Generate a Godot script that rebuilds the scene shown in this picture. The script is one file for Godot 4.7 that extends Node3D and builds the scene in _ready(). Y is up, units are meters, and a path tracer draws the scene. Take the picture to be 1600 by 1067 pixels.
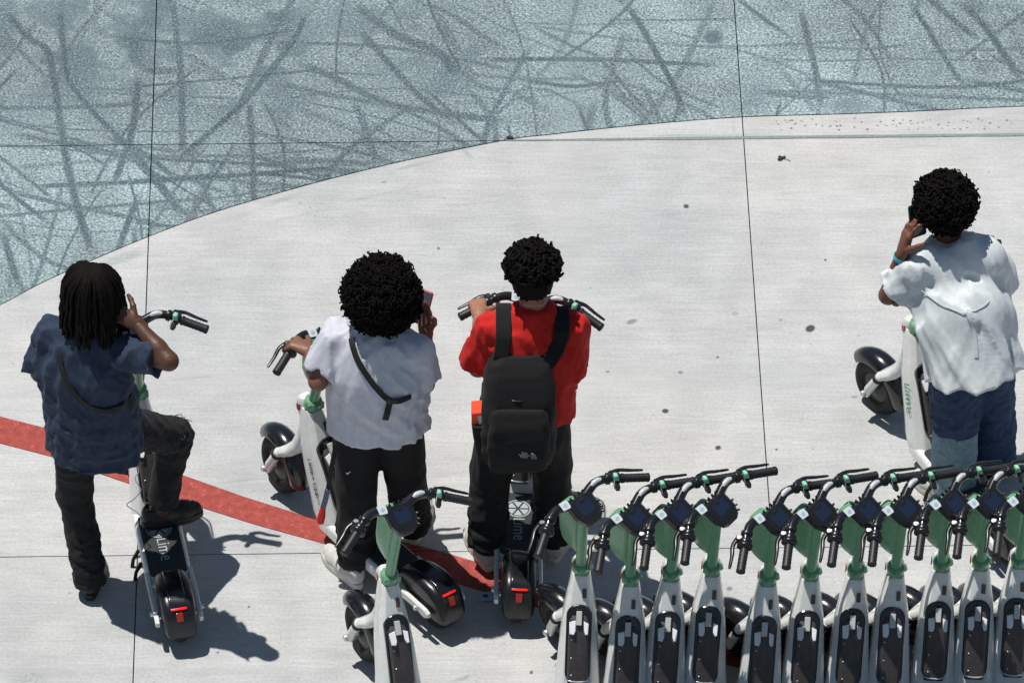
extends Node3D
# ------------------------------------------------------------------ mesh tools
class MB:
	var v := PackedVector3Array()
	var uv := PackedVector2Array()
	var ix := PackedInt32Array()
	var own_n := PackedVector3Array()
	func tri(a: int, b: int, c: int) -> void:
		ix.push_back(a); ix.push_back(b); ix.push_back(c)
	func quad(a: int, b: int, c: int, d: int) -> void:
		tri(a, b, c); tri(a, c, d)
	func pt(p: Vector3) -> int:
		v.push_back(p); return v.size() - 1
	# rings of equal length, closed round; every ring runs the same way
	func loft(rings: Array, cap0 := true, cap1 := true) -> MB:
		var n: int = rings[0].size()
		var base := v.size()
		for r in rings:
			for p in r: v.push_back(p)
		for i in rings.size() - 1:
			for j in n:
				var a := base + i * n + j
				var b := base + i * n + (j + 1) % n
				quad(a, a + n, b + n, b)
		if cap0: fan(rings[0], false)
		if cap1: fan(rings[rings.size() - 1], true)
		return self
	func fan(r, flip: bool) -> void:
		var c := Vector3.ZERO
		for p in r: c += p
		c /= r.size()
		var b := v.size()
		v.push_back(c)
		for p in r: v.push_back(p)
		var n: int = r.size()
		for j in n:
			var p := b + 1 + j
			var q := b + 1 + (j + 1) % n
			if flip: tri(b, q, p)
			else: tri(b, p, q)
	func tube(path: Array, radii, sides := 8, squash := 1.0, side_hint := Vector3.ZERO) -> MB:
		var rings := []
		var nrm := Vector3.ZERO
		for i in path.size():
			var d: Vector3
			if i == 0: d = path[1] - path[0]
			elif i == path.size() - 1: d = path[i] - path[i - 1]
			else: d = (path[i + 1] - path[i]).normalized() + (path[i] - path[i - 1]).normalized()
			d = d.normalized()
			if nrm == Vector3.ZERO:
				nrm = side_hint if side_hint != Vector3.ZERO else (Vector3.UP if absf(d.y) < 0.9 else Vector3.RIGHT)
			nrm = (nrm - d * nrm.dot(d)).normalized()
			var bn := d.cross(nrm)
			var r: float = radii[i] if radii is Array else radii
			var ring := PackedVector3Array()
			for j in sides:
				var a := TAU * j / sides
				ring.push_back(path[i] + nrm * (cos(a) * r) + bn * (sin(a) * r * squash))
			rings.push_back(ring)
		return loft(rings)
	# extruded outline (2-D, any winding): plane origin o, axes ax, ay; thickness along their cross, bevelled top edge
	func plate(poly: PackedVector2Array, o: Vector3, ax: Vector3, ay: Vector3, thick: float, bev := 0.0) -> MB:
		var pl := poly
		if Geometry2D.is_polygon_clockwise(pl):
			pl = pl.duplicate(); pl.reverse()
		var nz := ax.cross(ay).normalized()
		var n := pl.size()
		var inn := PackedVector2Array()
		for i in n:
			var e0 := (pl[i] - pl[(i + n - 1) % n]).normalized()
			var e1 := (pl[(i + 1) % n] - pl[i]).normalized()
			var m := (Vector2(-e0.y, e0.x) + Vector2(-e1.y, e1.x))
			m = m.normalized() / maxf(0.5, m.length() * 0.5)
			inn.push_back(pl[i] + m * bev)
		var lv := [[pl, 0.0], [pl, thick - bev], [inn, thick]] if bev > 0.0 else [[pl, 0.0], [pl, thick]]
		for k in lv.size() - 1:
			for i in n:
				var j := (i + 1) % n
				var b := v.size()
				var p0: PackedVector2Array = lv[k][0]
				var p1: PackedVector2Array = lv[k + 1][0]
				for q in [[p0[i], lv[k][1]], [p0[j], lv[k][1]], [p1[j], lv[k + 1][1]], [p1[i], lv[k + 1][1]]]:
					v.push_back(o + ax * q[0].x + ay * q[0].y + nz * q[1])
				quad(b, b + 3, b + 2, b + 1)
		var top: PackedVector2Array = lv[lv.size() - 1][0]
		face(top, o + nz * thick, ax, ay, false)
		face(pl, o, ax, ay, true)
		return self
	func face(pl: PackedVector2Array, o: Vector3, ax: Vector3, ay: Vector3, flip: bool) -> void:
		var t := Geometry2D.triangulate_polygon(pl)
		var b := v.size()
		for p in pl: v.push_back(o + ax * p.x + ay * p.y)
		var nz := ax.cross(ay)
		if flip: nz = -nz
		for i in range(0, t.size(), 3):
			var p := b + t[i]; var q := b + t[i + 1]; var r := b + t[i + 2]
			if (v[r] - v[p]).cross(v[q] - v[p]).dot(nz) >= 0.0: tri(p, q, r)
			else: tri(p, r, q)
	func box(c: Vector3, s: Vector3, bev := 0.003, bs := Basis.IDENTITY) -> MB:
		var h := s * 0.5
		var rings := []
		for k in [[-h.y, bev], [-h.y + bev, 0.0], [h.y - bev, 0.0], [h.y, bev]]:
			var ring := PackedVector3Array()
			var x := h.x - float(k[1]); var z := h.z - float(k[1]); var e := minf(bev, minf(x, z) * 0.5)
			for q in [[-x + e, -z], [x - e, -z], [x, -z + e], [x, z - e], [x - e, z], [-x + e, z], [-x, z - e], [-x, -z + e]]:
				ring.push_back(c + bs * Vector3(q[0], k[0], q[1]))
			rings.push_back(ring)
		return hard_loft(rings)
	func hard_loft(rings: Array, cap0 := true, cap1 := true) -> MB:   # flat faces
		var n: int = rings[0].size()
		for i in rings.size() - 1:
			for j in n:
				var b := v.size()
				v.push_back(rings[i][j]); v.push_back(rings[i + 1][j]); v.push_back(rings[i + 1][(j + 1) % n]); v.push_back(rings[i][(j + 1) % n])
				quad(b, b + 1, b + 2, b + 3)
		if cap0: fan(rings[0], false)
		if cap1: fan(rings[rings.size() - 1], true)
		return self
	# turned shape: profile of [radius, height] about axis from o along up
	func lathe(prof: Array, o: Vector3, up: Vector3, seg := 20, cap := true) -> MB:
		up = up.normalized()
		var s := Vector3.RIGHT if absf(up.x) < 0.9 else Vector3.UP
		s = (s - up * s.dot(up)).normalized()
		var f := s.cross(up)
		var rings := []
		for p in prof:
			var ring := PackedVector3Array()
			for j in seg:
				var a := -TAU * j / seg
				ring.push_back(o + up * float(p[1]) + (s * cos(a) + f * sin(a)) * float(p[0]))
			rings.push_back(ring)
		return loft(rings, cap, cap)
	func add(o: MB, t := Transform3D.IDENTITY) -> MB:
		var b := v.size()
		for p in o.v: v.push_back(t * p)
		for i in o.ix: ix.push_back(b + i)
		return self
	func arrays() -> Array:
		var nn := PackedVector3Array()
		if own_n.size() == v.size():
			nn = own_n
		else:
			nn.resize(v.size())
			for i in range(0, ix.size(), 3):
				var a := ix[i]; var b := ix[i + 1]; var c := ix[i + 2]
				var f := (v[c] - v[a]).cross(v[b] - v[a])
				nn[a] += f; nn[b] += f; nn[c] += f
			for i in nn.size():
				nn[i] = nn[i].normalized() if nn[i].length_squared() > 1e-20 else Vector3.UP
		var arr := []
		arr.resize(Mesh.ARRAY_MAX)
		arr[Mesh.ARRAY_VERTEX] = v
		arr[Mesh.ARRAY_NORMAL] = nn
		if uv.size() == v.size(): arr[Mesh.ARRAY_TEX_UV] = uv
		arr[Mesh.ARRAY_INDEX] = ix
		return arr
	func mesh() -> ArrayMesh:
		var m := ArrayMesh.new()
		m.add_surface_from_arrays(Mesh.PRIMITIVE_TRIANGLES, arrays())
		return m

func rrect(c: Vector3, ax: Vector3, ay: Vector3, hx: float, hy: float, r: float, seg := 4) -> PackedVector3Array:
	var out := PackedVector3Array()
	r = minf(r, minf(hx, hy) * 0.999)
	for k in 4:
		var sx: float = [1, -1, -1, 1][k]
		var sy: float = [1, 1, -1, -1][k]
		for i in seg + 1:
			var a := PI * 0.5 * (k + float(i) / seg)
			out.push_back(c + ax * (sx * (hx - r) + cos(a) * r) + ay * (sy * (hy - r) + sin(a) * r))
	return out
func rpoly(hx: float, hy: float, r: float, seg := 4, cx := 0.0, cy := 0.0) -> PackedVector2Array:
	var out := PackedVector2Array()
	for p in rrect(Vector3(cx, cy, 0), Vector3.RIGHT, Vector3.UP, hx, hy, r, seg): out.push_back(Vector2(p.x, p.y))
	return out
func curve3(pts: Array, n: int) -> Array:      # Catmull-Rom through the points
	var out := []
	var m := pts.size()
	for i in m - 1:
		var p0: Vector3 = pts[maxi(i - 1, 0)]; var p1: Vector3 = pts[i]
		var p2: Vector3 = pts[i + 1]; var p3: Vector3 = pts[mini(i + 2, m - 1)]
		for k in n: out.push_back(p1.cubic_interpolate(p2, p0, p3, float(k) / n))
	out.push_back(pts[m - 1])
	return out
var taken := {}
func numbered(called: String) -> String:
	taken[called] = int(taken.get(called, 0)) + 1
	return called if taken[called] == 1 else "%s_%03d" % [called, taken[called] - 1]
func part(parent: Node, called: String, mb: MB, mat: Material) -> MeshInstance3D:
	var o := MeshInstance3D.new()
	o.name = called
	o.mesh = mb.mesh()
	o.material_override = mat
	parent.add_child(o, true)
	return o
func thing(called: String, label: String, category: String, at := Vector3.ZERO, turn := 0.0, group := "") -> Node3D:
	var o := Node3D.new()
	o.name = numbered(called)
	add_child(o)
	o.position = at
	o.rotation.y = turn
	tag(o, label, category, group)
	return o
func tag(o: Node, label: String, category: String, group := "") -> void:
	o.set_meta("label", label)
	o.set_meta("category", category)
	if group != "": o.set_meta("group", group)
func lin(r: float, g: float, b: float) -> Color:
	return Color(r, g, b).linear_to_srgb()
func mat(c: Color, rough := 0.6, metal := 0.0, coat := 0.0) -> StandardMaterial3D:
	var m := StandardMaterial3D.new()
	m.albedo_color = c
	m.roughness = rough
	m.metallic = metal
	if coat > 0.0:
		m.clearcoat_enabled = true
		m.clearcoat = coat
		m.clearcoat_roughness = 0.12
	return m
func noise_tex(freq: float, lo: Color, hi: Color, seed_ := 1, octaves := 4, size := 256, mid := -1.0) -> NoiseTexture2D:
	var f := FastNoiseLite.new()
	f.seed = seed_; f.frequency = freq; f.fractal_octaves = octaves
	var t := NoiseTexture2D.new()
	t.width = size; t.height = size; t.seamless = true; t.noise = f
	var g := Gradient.new()
	g.set_color(0, lo); g.set_color(1, hi)
	if mid > 0.0:
		g.set_offset(0, mid - 0.08); g.set_offset(1, mid + 0.08)
	t.color_ramp = g
	return t
func bump_tex(freq: float, strength: float, seed_ := 1, size := 256, cell := false) -> NoiseTexture2D:
	var f := FastNoiseLite.new()
	f.seed = seed_; f.frequency = freq; f.fractal_octaves = 4
	if cell: f.noise_type = FastNoiseLite.TYPE_CELLULAR
	var t := NoiseTexture2D.new()
	t.width = size; t.height = size; t.seamless = true; t.noise = f
	t.as_normal_map = true; t.bump_strength = strength
	return t
func triplanar(m: StandardMaterial3D, scale: float) -> StandardMaterial3D:
	m.uv1_triplanar = true
	m.uv1_scale = Vector3.ONE * scale
	return m
# ------------------------------------------------------------------ scooter
const RAKE := 0.262
var HEAD := Vector3(0, 0.60, -0.385)          # a point on the steering axis
var AX := Vector3(0, cos(RAKE), sin(RAKE))    # steering axis, upwards
var FACE_T := Vector3(0, 0.894, -0.447)       # up along the rear face of the frame
var FACE_N := Vector3(0, 0.447, 0.894)        # out of that face
var FACE_O := Vector3(0, 0.17, -0.12)
var M := {}
func on_axis(a: float, x := 0.0, f := 0.0) -> Vector3:   # a up the axis from HEAD, f forward of it
	return HEAD + AX * a + Vector3(x, 0, 0) + Vector3(0, sin(RAKE), -cos(RAKE)) * f
func scooter_materials() -> void:
	M.white = mat(lin(0.80, 0.82, 0.81), 0.35, 0.0, 0.3)
	M.white.roughness_texture = noise_tex(0.03, Color(0.5, 0.5, 0.5), Color(1, 1, 1), 4)
	M.white.albedo_texture = noise_tex(0.025, Color(0.92, 0.92, 0.905), Color(1, 1, 1), 7, 5)
	triplanar(M.white, 3.0)
	M.green = mat(lin(0.16, 0.40, 0.225), 0.34, 0.0, 0.35)
	M.green.albedo_texture = noise_tex(0.03, Color(0.85, 0.87, 0.85), Color(1, 1, 1), 9, 5)
	triplanar(M.green, 4.0)
	M.black = mat(lin(0.014, 0.015, 0.018), 0.38)
	M.black.roughness_texture = noise_tex(0.04, Color(0.6, 0.6, 0.6), Color(1, 1, 1), 5)
	M.black.albedo_texture = noise_tex(0.05, Color(0.75, 0.75, 0.75), Color(1, 1, 1), 25, 5)
	triplanar(M.black, 5.0)
	M.bar = mat(lin(0.011, 0.012, 0.015), 0.2, 0.0, 0.4)
	M.gloss = mat(lin(0.008, 0.009, 0.012), 0.22, 0.0, 0.5)
	M.rubber = mat(lin(0.014, 0.013, 0.012), 0.75)
	M.rubber.albedo_texture = noise_tex(0.04, Color(0.6, 0.55, 0.5), Color(1, 1, 1), 31, 5)
	triplanar(M.rubber, 6.0)
	M.grip = mat(lin(0.013, 0.014, 0.016), 0.5)
	M.mat = mat(lin(0.05, 0.06, 0.068), 0.7)
	M.mat.albedo_texture = noise_tex(0.09, Color(0.55, 0.55, 0.55), Color(1, 1, 1), 13, 3)
	M.mat.normal_enabled = true
	M.mat.normal_texture = bump_tex(0.09, 6.0, 14, 256, true)
	triplanar(M.mat, 9.0)
	M.print = mat(lin(0.38, 0.43, 0.43), 0.7)
	M.print_green = mat(lin(0.05, 0.33, 0.16), 0.5)
	M.print_dark = mat(lin(0.03, 0.03, 0.035), 0.5)
	M.battery = mat(lin(0.085, 0.076, 0.073), 0.48, 0.2)
	M.battery.albedo_texture = noise_tex(0.02, Color(0.8, 0.8, 0.8), Color(1, 1, 1), 17, 4)
	triplanar(M.battery, 6.0)
	M.silver = mat(lin(0.62, 0.63, 0.64), 0.25, 0.6)
	M.cap = mat(lin(0.78, 0.8, 0.82), 0.3, 0.0, 0.4)
	M.tab = mat(lin(0.5, 0.53, 0.52), 0.4)
	M.screen = mat(lin(0.012, 0.02, 0.045), 0.08, 0.0, 0.6)
	M.red_lens = mat(lin(0.35, 0.03, 0.012), 0.2, 0.0, 0.5)
	M.tail = mat(lin(0.6, 0.02, 0.01), 0.3)
	M.tail.emission_enabled = true
	M.tail.emission = Color(1, 0.02, 0.01)
	M.tail.emission_energy_multiplier = 0.8
	M.label = mat(lin(0.09, 0.065, 0.05), 0.5)
	M.sticker = mat(lin(0.66, 0.72, 0.74), 0.4)
	M.sticker_blue = mat(lin(0.36, 0.52, 0.62), 0.4)
	M.button = mat(lin(0.3, 0.7, 0.45), 0.3, 0.0, 0.4)
	M.rim = mat(lin(0.03, 0.03, 0.032), 0.35, 0.4)
func text_mesh(parent: Node, called: String, text: String, size: float, o: Vector3, ax: Vector3, ay: Vector3, m: Material, bold := false) -> MeshInstance3D:
	var f := SystemFont.new()
	f.font_names = PackedStringArray(["Droid Sans"])
	if bold: f.font_weight = 700
	var t := TextMesh.new()
	t.text = text
	t.font = f
	t.font_size = 64
	t.pixel_size = size / 64.0
	t.depth = 0.0008
	var n := MeshInstance3D.new()
	n.name = called
	n.mesh = t
	n.material_override = m
	n.transform = Transform3D(Basis(ax, ay, ax.cross(ay)), o)
	parent.add_child(n, true)
	return n
func wheel(parent: Node, called: String, c: Vector3, r: float, w: float) -> MeshInstance3D:
	var prof := []
	for i in 25:
		var a := TAU * i / 24.0
		prof.push_back([r - w * 0.5 + cos(a) * w * 0.5, sin(a) * w * 0.5])
	var t := MB.new().lathe(prof, c, Vector3.RIGHT, 36, false)
	var o := part(parent, called, t, M.rubber)
	var rm := MB.new()
	rm.lathe([[0.012, -0.04], [0.03, -0.035], [r - w * 0.95, -0.022], [r - w * 0.8, -0.028], [r - w * 0.78, 0.028], [r - w * 0.95, 0.022], [0.03, 0.035], [0.012, 0.04]], c, Vector3.RIGHT, 28)
	part(o, "rim", rm, M.rim)
	var hub := MB.new().lathe([[0.014, -0.082], [0.018, -0.074], [0.018, 0.074], [0.014, 0.082]], c, Vector3.RIGHT, 12)
	part(o, "axle", hub, M.silver)
	return o
func make_scooter() -> Node3D:
	var s := Node3D.new()
	# deck and neck
	var rings := []
	for q in [[-0.235, 0.08, 0.028, 0.118], [-0.2, 0.096, 0.036, 0.120], [-0.1, 0.1, 0.037, 0.122], [0.2, 0.1, 0.036, 0.122], [0.27, 0.094, 0.03, 0.124], [0.3, 0.078, 0.024, 0.125]]:
		rings.push_back(rrect(Vector3(0, q[3], q[0]), Vector3.LEFT, Vector3.UP, q[1], q[2], 0.022))
	part(s, "deck", MB.new().loft(rings), M.white)
	var gm := PackedVector2Array()
	for p in rpoly(0.082, 0.195, 0.022): gm.push_back(p)
	var mt := part(s, "grip_mat", MB.new().plate(gm, Vector3(0, 0.152, 0.085), Vector3.RIGHT, Vector3.FORWARD, 0.014, 0.003), M.mat)
	# printed fruit slice: ring and six wedges
	var ic := MB.new()
	var co := Vector3(-0.002, 0.1663, -0.005)
	ic.lathe([[0.050, 0.0], [0.050, 0.0008], [0.0555, 0.0008], [0.0555, 0.0]], co, Vector3.UP, 40, false)
	for k in 6:
		var a0 := TAU * k / 6.0 + 0.09
		var w := PackedVector2Array()
		var mid := a0 + TAU / 12.0 - 0.09
		w.push_back(Vector2(cos(mid), sin(mid)) * 0.008)
		for i in 7:
			var a := a0 + (TAU / 6.0 - 0.18) * i / 6.0
			w.push_back(Vector2(cos(a), sin(a)) * 0.045)
		ic.plate(w, co, Vector3.RIGHT, Vector3.FORWARD, 0.0008)
	part(mt, "logo_print", ic, M.print)
	text_mesh(mt, "lettering", "Lime", 0.068, Vector3(0.002, 0.1668, 0.128), Vector3(0, 0, 1), Vector3(1, 0, 0), M.print)
	rings = []
	for q in [[0.09, -0.13, -0.225, 0.085], [0.13, -0.1, -0.255, 0.097], [0.165, -0.115, -0.285, 0.095], [0.21, -0.14, -0.305, 0.089], [0.28, -0.175, -0.335, 0.084], [0.36, -0.215, -0.37, 0.078], [0.44, -0.255, -0.4, 0.069], [0.5, -0.285, -0.42, 0.058], [0.55, -0.31, -0.43, 0.048], [0.6, -0.335, -0.435, 0.040], [0.615, -0.345, -0.428, 0.036]]:
		var zc: float = (q[1] + q[2]) * 0.5
		var hz: float = (q[1] - q[2]) * 0.5
		var hx: float = q[3]
		var y: float = q[0]
		var ring := PackedVector3Array()
		# a chamfered section: flat rear panel, side panels, rounded nose
		for p in [[1.0, -0.35], [1.0, 0.4], [0.95, 0.62], [0.72, 0.97], [0.62, 1.0], [0.0, 1.03], [-0.62, 1.0], [-0.72, 0.97], [-0.95, 0.62], [-1.0, 0.4], [-1.0, -0.35], [-0.92, -0.7], [-0.6, -0.95], [0.0, -1.0], [0.6, -0.95], [0.92, -0.7]]:
			ring.push_back(Vector3(p[0] * hx, y, zc + p[1] * hz))
		ring.reverse()
		rings.push_back(ring)
	var fr := part(s, "frame", MB.new().loft(rings), M.white)
	part(fr, "label_plate", MB.new().plate(rpoly(0.0085, 0.02, 0.002), FACE_O + FACE_T * 0.425 + FACE_N * 0.003 + Vector3(0.018, 0, 0), Vector3.RIGHT, FACE_T, 0.003), M.label)
	var hc := MB.new()
	hc.loft([rrect(HEAD + Vector3(0, -0.05, -0.035), Vector3.LEFT, Vector3.FORWARD, 0.03, 0.03, 0.025), rrect(HEAD + Vector3(0, 0.0, -0.045), Vector3.LEFT, Vector3.FORWARD, 0.038, 0.038, 0.03), rrect(HEAD + Vector3(0, 0.03, -0.045), Vector3.LEFT, Vector3.FORWARD, 0.038, 0.036, 0.03), rrect(HEAD + Vector3(0, 0.05, -0.042), Vector3.LEFT, Vector3.FORWARD, 0.028, 0.022, 0.02)])
	part(fr, "head_cap", hc, M.white)
	for sx in [-1.0, 1.0]:
		part(fr, "side_reflector", MB.new().loft([rrect(HEAD + Vector3(sx * 0.036, 0.008, -0.042), Vector3.FORWARD, Vector3.UP * sx, 0.012, 0.02, 0.01), rrect(HEAD + Vector3(sx * 0.0415, 0.008, -0.042), Vector3.FORWARD, Vector3.UP * sx, 0.010, 0.018, 0.009)]), M.red_lens)
	# battery in its bay
	var bay := PackedVector2Array()
	for p in rpoly(0.054, 0.172, 0.049, 7, 0, 0.205): bay.push_back(p)
	var by := part(s, "battery_bay", MB.new().plate(bay, FACE_O - FACE_N * 0.012, Vector3.RIGHT, FACE_T, 0.021, 0.004), M.gloss)
	rings = []
	for q in [[0.036, 0.04, 0.012, 0.006], [0.05, 0.043, 0.018, 0.008], [0.24, 0.043, 0.018, 0.008], [0.29, 0.042, 0.016, 0.007], [0.315, 0.038, 0.011, 0.004], [0.33, 0.029, 0.006, 0.0]]:
		rings.push_back(rrect(FACE_O + FACE_T * float(q[0]) + FACE_N * (0.008 + float(q[3])), Vector3.LEFT, FACE_N, q[1], q[2], 0.012))
	var bt := part(s, "battery", MB.new().loft(rings), M.battery)
	part(bt, "latch", MB.new().plate(rpoly(0.012, 0.03, 0.003), FACE_O + FACE_T * 0.322 + FACE_N * 0.022, Vector3.RIGHT, (FACE_T - FACE_N * 0.25).normalized(), 0.014, 0.002), M.tab)
	part(bt, "battery_cap", MB.new().plate(PackedVector2Array([Vector2(-0.041, 0.02), Vector2(-0.0135, 0.028), Vector2(-0.0135, -0.018), Vector2(-0.02, -0.034), Vector2(-0.038, -0.03)]), FACE_O + FACE_T * 0.283 + FACE_N * 0.026, Vector3.RIGHT, (FACE_T - FACE_N * 0.4).normalized(), 0.012, 0.002), M.cap)
	part(bt, "battery_cap", MB.new().plate(PackedVector2Array([Vector2(0.041, 0.016), Vector2(0.02, 0.026), Vector2(0.022, -0.016), Vector2(0.028, -0.032), Vector2(0.039, -0.03)]), FACE_O + FACE_T * 0.283 + FACE_N * 0.026, Vector3.RIGHT, (FACE_T - FACE_N * 0.4).normalized(), 0.012, 0.002), M.cap)
	var bd := []
	for i in 13:
		var u := -1.0 + i / 6.0
		bd.push_back(FACE_O + FACE_T * (0.047 + u * u * 0.006) + FACE_N * (0.0352 - u * u * u * u * 0.01) + Vector3(u * 0.041, 0, 0))
	part(bt, "handle_band", MB.new().tube(bd, 0.0042, 6), M.silver)
	for q in [[-0.028, 0.23], [-0.028, 0.15], [-0.026, 0.075]]:
		part(bt, "rivet", MB.new().lathe([[0.004, 0.0], [0.003, 0.002], [0.0, 0.0028]], FACE_O + FACE_T * float(q[1]) + FACE_N * 0.0338 + Vector3(q[0], 0, 0), FACE_N, 8), M.silver)
	# rear end
	for sx in [-1.0, 1.0]:
		var ap := PackedVector2Array([Vector2(0.245, 0.112), Vector2(0.3, 0.115), Vector2(0.42, 0.128), Vector2(0.5, 0.128), Vector2(0.55, 0.118), Vector2(0.575, 0.13), Vector2(0.575, 0.152), Vector2(0.555, 0.162), Vector2(0.44, 0.166), Vector2(0.3, 0.158), Vector2(0.245, 0.152)])
		var o := Vector3(0.086, 0, 0) if sx > 0 else Vector3(-0.086, 0, 0)
		var am := MB.new()
		if sx > 0: am.plate(mirror2(ap), o, Vector3(0, 0, -1), Vector3(0, 1, 0), 0.018, 0.004)
		else: am.plate(ap, o, Vector3(0, 0, 1), Vector3(0, 1, 0), 0.018, 0.004)
		var arm := part(s, "swing_arm", am, M.white)
		part(arm, "axle_nut", MB.new().lathe([[0.013, 0.0], [0.013, 0.010], [0.009, 0.013]], Vector3(sx * 0.104, 0.143, 0.5), Vector3(sx, 0, 0), 6), M.silver)
	wheel(s, "rear_wheel", Vector3(0, 0.125, 0.5), 0.125, 0.066)
	rings = []
	for q in [[0.295, 0.150, 0.178, 0.05], [0.305, 0.14, 0.198, 0.06], [0.34, 0.11, 0.228, 0.068], [0.40, 0.10, 0.252, 0.073], [0.47, 0.095, 0.262, 0.075], [0.54, 0.09, 0.256, 0.074], [0.585, 0.085, 0.236, 0.071], [0.612, 0.085, 0.205, 0.066], [0.627, 0.09, 0.16, 0.06], [0.63, 0.10, 0.13, 0.054]]:
		var hy: float = (q[2] - q[1]) * 0.5
		rings.push_back(rrect(Vector3(0, (q[1] + q[2]) * 0.5, q[0]), Vector3.LEFT, Vector3.UP, q[3], hy, 0.034, 5))
	var fd := part(s, "rear_fender", MB.new().loft(rings), M.black)
	rings = []
	for q in [[0.325, 0.218], [0.35, 0.238], [0.40, 0.258], [0.47, 0.267], [0.54, 0.261], [0.575, 0.248], [0.592, 0.232]]:
		rings.push_back(rrect(Vector3(0, float(q[1]) - 0.012, q[0]), Vector3.LEFT, Vector3.UP, 0.037, 0.014, 0.006, 3))
	part(fd, "fender_panel", MB.new().loft(rings), M.gloss)
	var tl := []
	for i in 9:
		var u := -1.0 + i / 4.0
		tl.push_back(Vector3(u * 0.033, 0.234 - 0.002 * u * u, 0.594 - 0.003 * u * u))
	part(fd, "tail_light", MB.new().tube(tl, 0.0052, 7), M.tail)
	part(fd, "rear_reflector", MB.new().plate(rpoly(0.014, 0.019, 0.003), Vector3(0.0, 0.203, 0.6115), Vector3.RIGHT, Vector3(0, 0.88, -0.47), 0.005, 0.001), M.red_lens)
	for q in [[0.0, -0.02], [0.085, 0.05]]:
		var k0 := Vector3(-0.07, 0.092, 0.02 + float(q[0]))
		part(s, "kickstand_leg", MB.new().tube([k0, k0 + Vector3(-0.035, -0.01, 0.006), k0 + Vector3(-0.058, -0.045, 0.010), k0 + Vector3(-0.066, -0.085, 0.012)], [0.009, 0.009, 0.008, 0.009], 8), M.rubber)
	# ---- everything from here turns with the bars
	var st := []
	st.push_back(wheel(s, "front_wheel", Vector3(0, 0.14, -0.615), 0.14, 0.075))
	var fe := []
	for i in 15:
		var a := deg_to_rad(-8.0 + 150.0 * i / 14.0)
		var c := Vector3(0, 0.14, -0.615)
		var d := Vector3(0, sin(a), cos(a))
		var taper := 1.0 - 0.25 * pow(absf(i - 7.0) / 7.0, 3.0)
		var ring := PackedVector3Array()
		for j in 9:
			var b := PI * j / 8.0
			ring.push_back(c + d * (0.138 + sin(b) * 0.05) + Vector3(cos(b) * 0.056 * taper, 0, 0))
		for j in 9:
			var b := PI * (8 - j) / 8.0
			ring.push_back(c + d * (0.136 + sin(b) * 0.044) + Vector3(cos(b) * 0.051 * taper, 0, 0))
		fe.push_back(ring)
	st.push_back(part(s, "front_fender", MB.new().loft(fe), M.gloss))
	rings = []
	# crown: leaves the head downwards, runs forward over the wheel and splits to two legs
	for q in [[0.50, -0.415, 0.034, 0.030], [0.43, -0.430, 0.04, 0.034], [0.365, -0.450, 0.054, 0.032], [0.328, -0.478, 0.076, 0.030], [0.306, -0.505, 0.089, 0.026], [0.290, -0.53, 0.091, 0.021], [0.281, -0.542, 0.086, 0.012]]:
		var t := 0.55
		rings.push_back(rrect(Vector3(0, q[0], q[1]), Vector3.RIGHT, Vector3(0, sin(t), -cos(t)), q[2], q[3], 0.03, 5))
	var fk := part(s, "fork", MB.new().loft(rings), M.white)
	st.push_back(fk)
	for sx in [-1.0, 1.0]:
		var l0 := Vector3(sx * 0.074, 0.298, -0.525)
		var l1 := Vector3(sx * 0.074, 0.15, -0.612)
		var lg := MB.new().tube([l0, l0.lerp(l1, 0.2), l0.lerp(l1, 0.85), l1 + Vector3(0, -0.02, -0.004)], [0.021, 0.0215, 0.0215, 0.017], 12)
		part(fk, "fork_leg", lg, M.white)
		part(fk, "fork_boot", MB.new().tube([l0.lerp(l1, 0.1), l0.lerp(l1, 0.24)], 0.0245, 12), M.rubber)
		part(fk, "axle_bolt", MB.new().lathe([[0.015, 0.0], [0.015, 0.012], [0.01, 0.016]], Vector3(sx * 0.09, 0.148, -0.613), Vector3(sx, 0, 0), 6), M.silver)
	var cl := MB.new()
	cl.lathe([[0.033, 0.0], [0.0365, 0.004], [0.037, 0.05], [0.0395, 0.054], [0.0395, 0.066], [0.034, 0.072], [0.026, 0.076]], HEAD, AX, 10)
	cl.box(on_axis(0.045, 0.03, -0.022), Vector3(0.02, 0.036, 0.022), 0.004)
	cl.box(on_axis(0.06, -0.031, -0.017), Vector3(0.014, 0.02, 0.018), 0.004)
	st.push_back(part(s, "clamp_collar", cl, M.green))
	var oct := []
	for a in [0.06, 0.3, 0.44, 0.475]:
		var ring := PackedVector3Array()
		for j in 12:
			var b := TAU * j / 12.0
			var rr := 0.0235 + 0.002 * (1.0 if j % 3 == 0 else 0.0)
			ring.push_back(on_axis(a, cos(b) * rr, sin(b) * rr))
		oct.push_back(ring)
	st.push_back(part(s, "stem", MB.new().loft(oct), M.green))
	rings = []
	for q in [[0.155, 0.012, 0.045, 0.018], [0.175, 0.0, 0.078, 0.026], [0.205, 0.0, 0.1, 0.033], [0.26, 0.0, 0.11, 0.037], [0.34, 0.0, 0.114, 0.038], [0.415, 0.0, 0.114, 0.038], [0.44, 0.0, 0.104, 0.035], [0.458, 0.0, 0.07, 0.027], [0.466, 0.0, 0.04, 0.02]]:
		var f0: float = q[1]; var f1: float = q[2]
		rings.push_back(rrect(on_axis(q[0], 0, (f0 + f1) * 0.5), Vector3.RIGHT, Vector3(0, sin(RAKE), -cos(RAKE)), q[3], (f1 - f0) * 0.5, 0.02, 4))
	var pod := part(s, "stem_pod", MB.new().loft(rings), M.green)
	st.push_back(pod)
	part(pod, "headlight", MB.new().lathe([[0.02, 0.0], [0.02, 0.006], [0.014, 0.01]], on_axis(0.37, 0, 0.111), Vector3(0, sin(RAKE), -cos(RAKE)), 16), M.cap)
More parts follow.
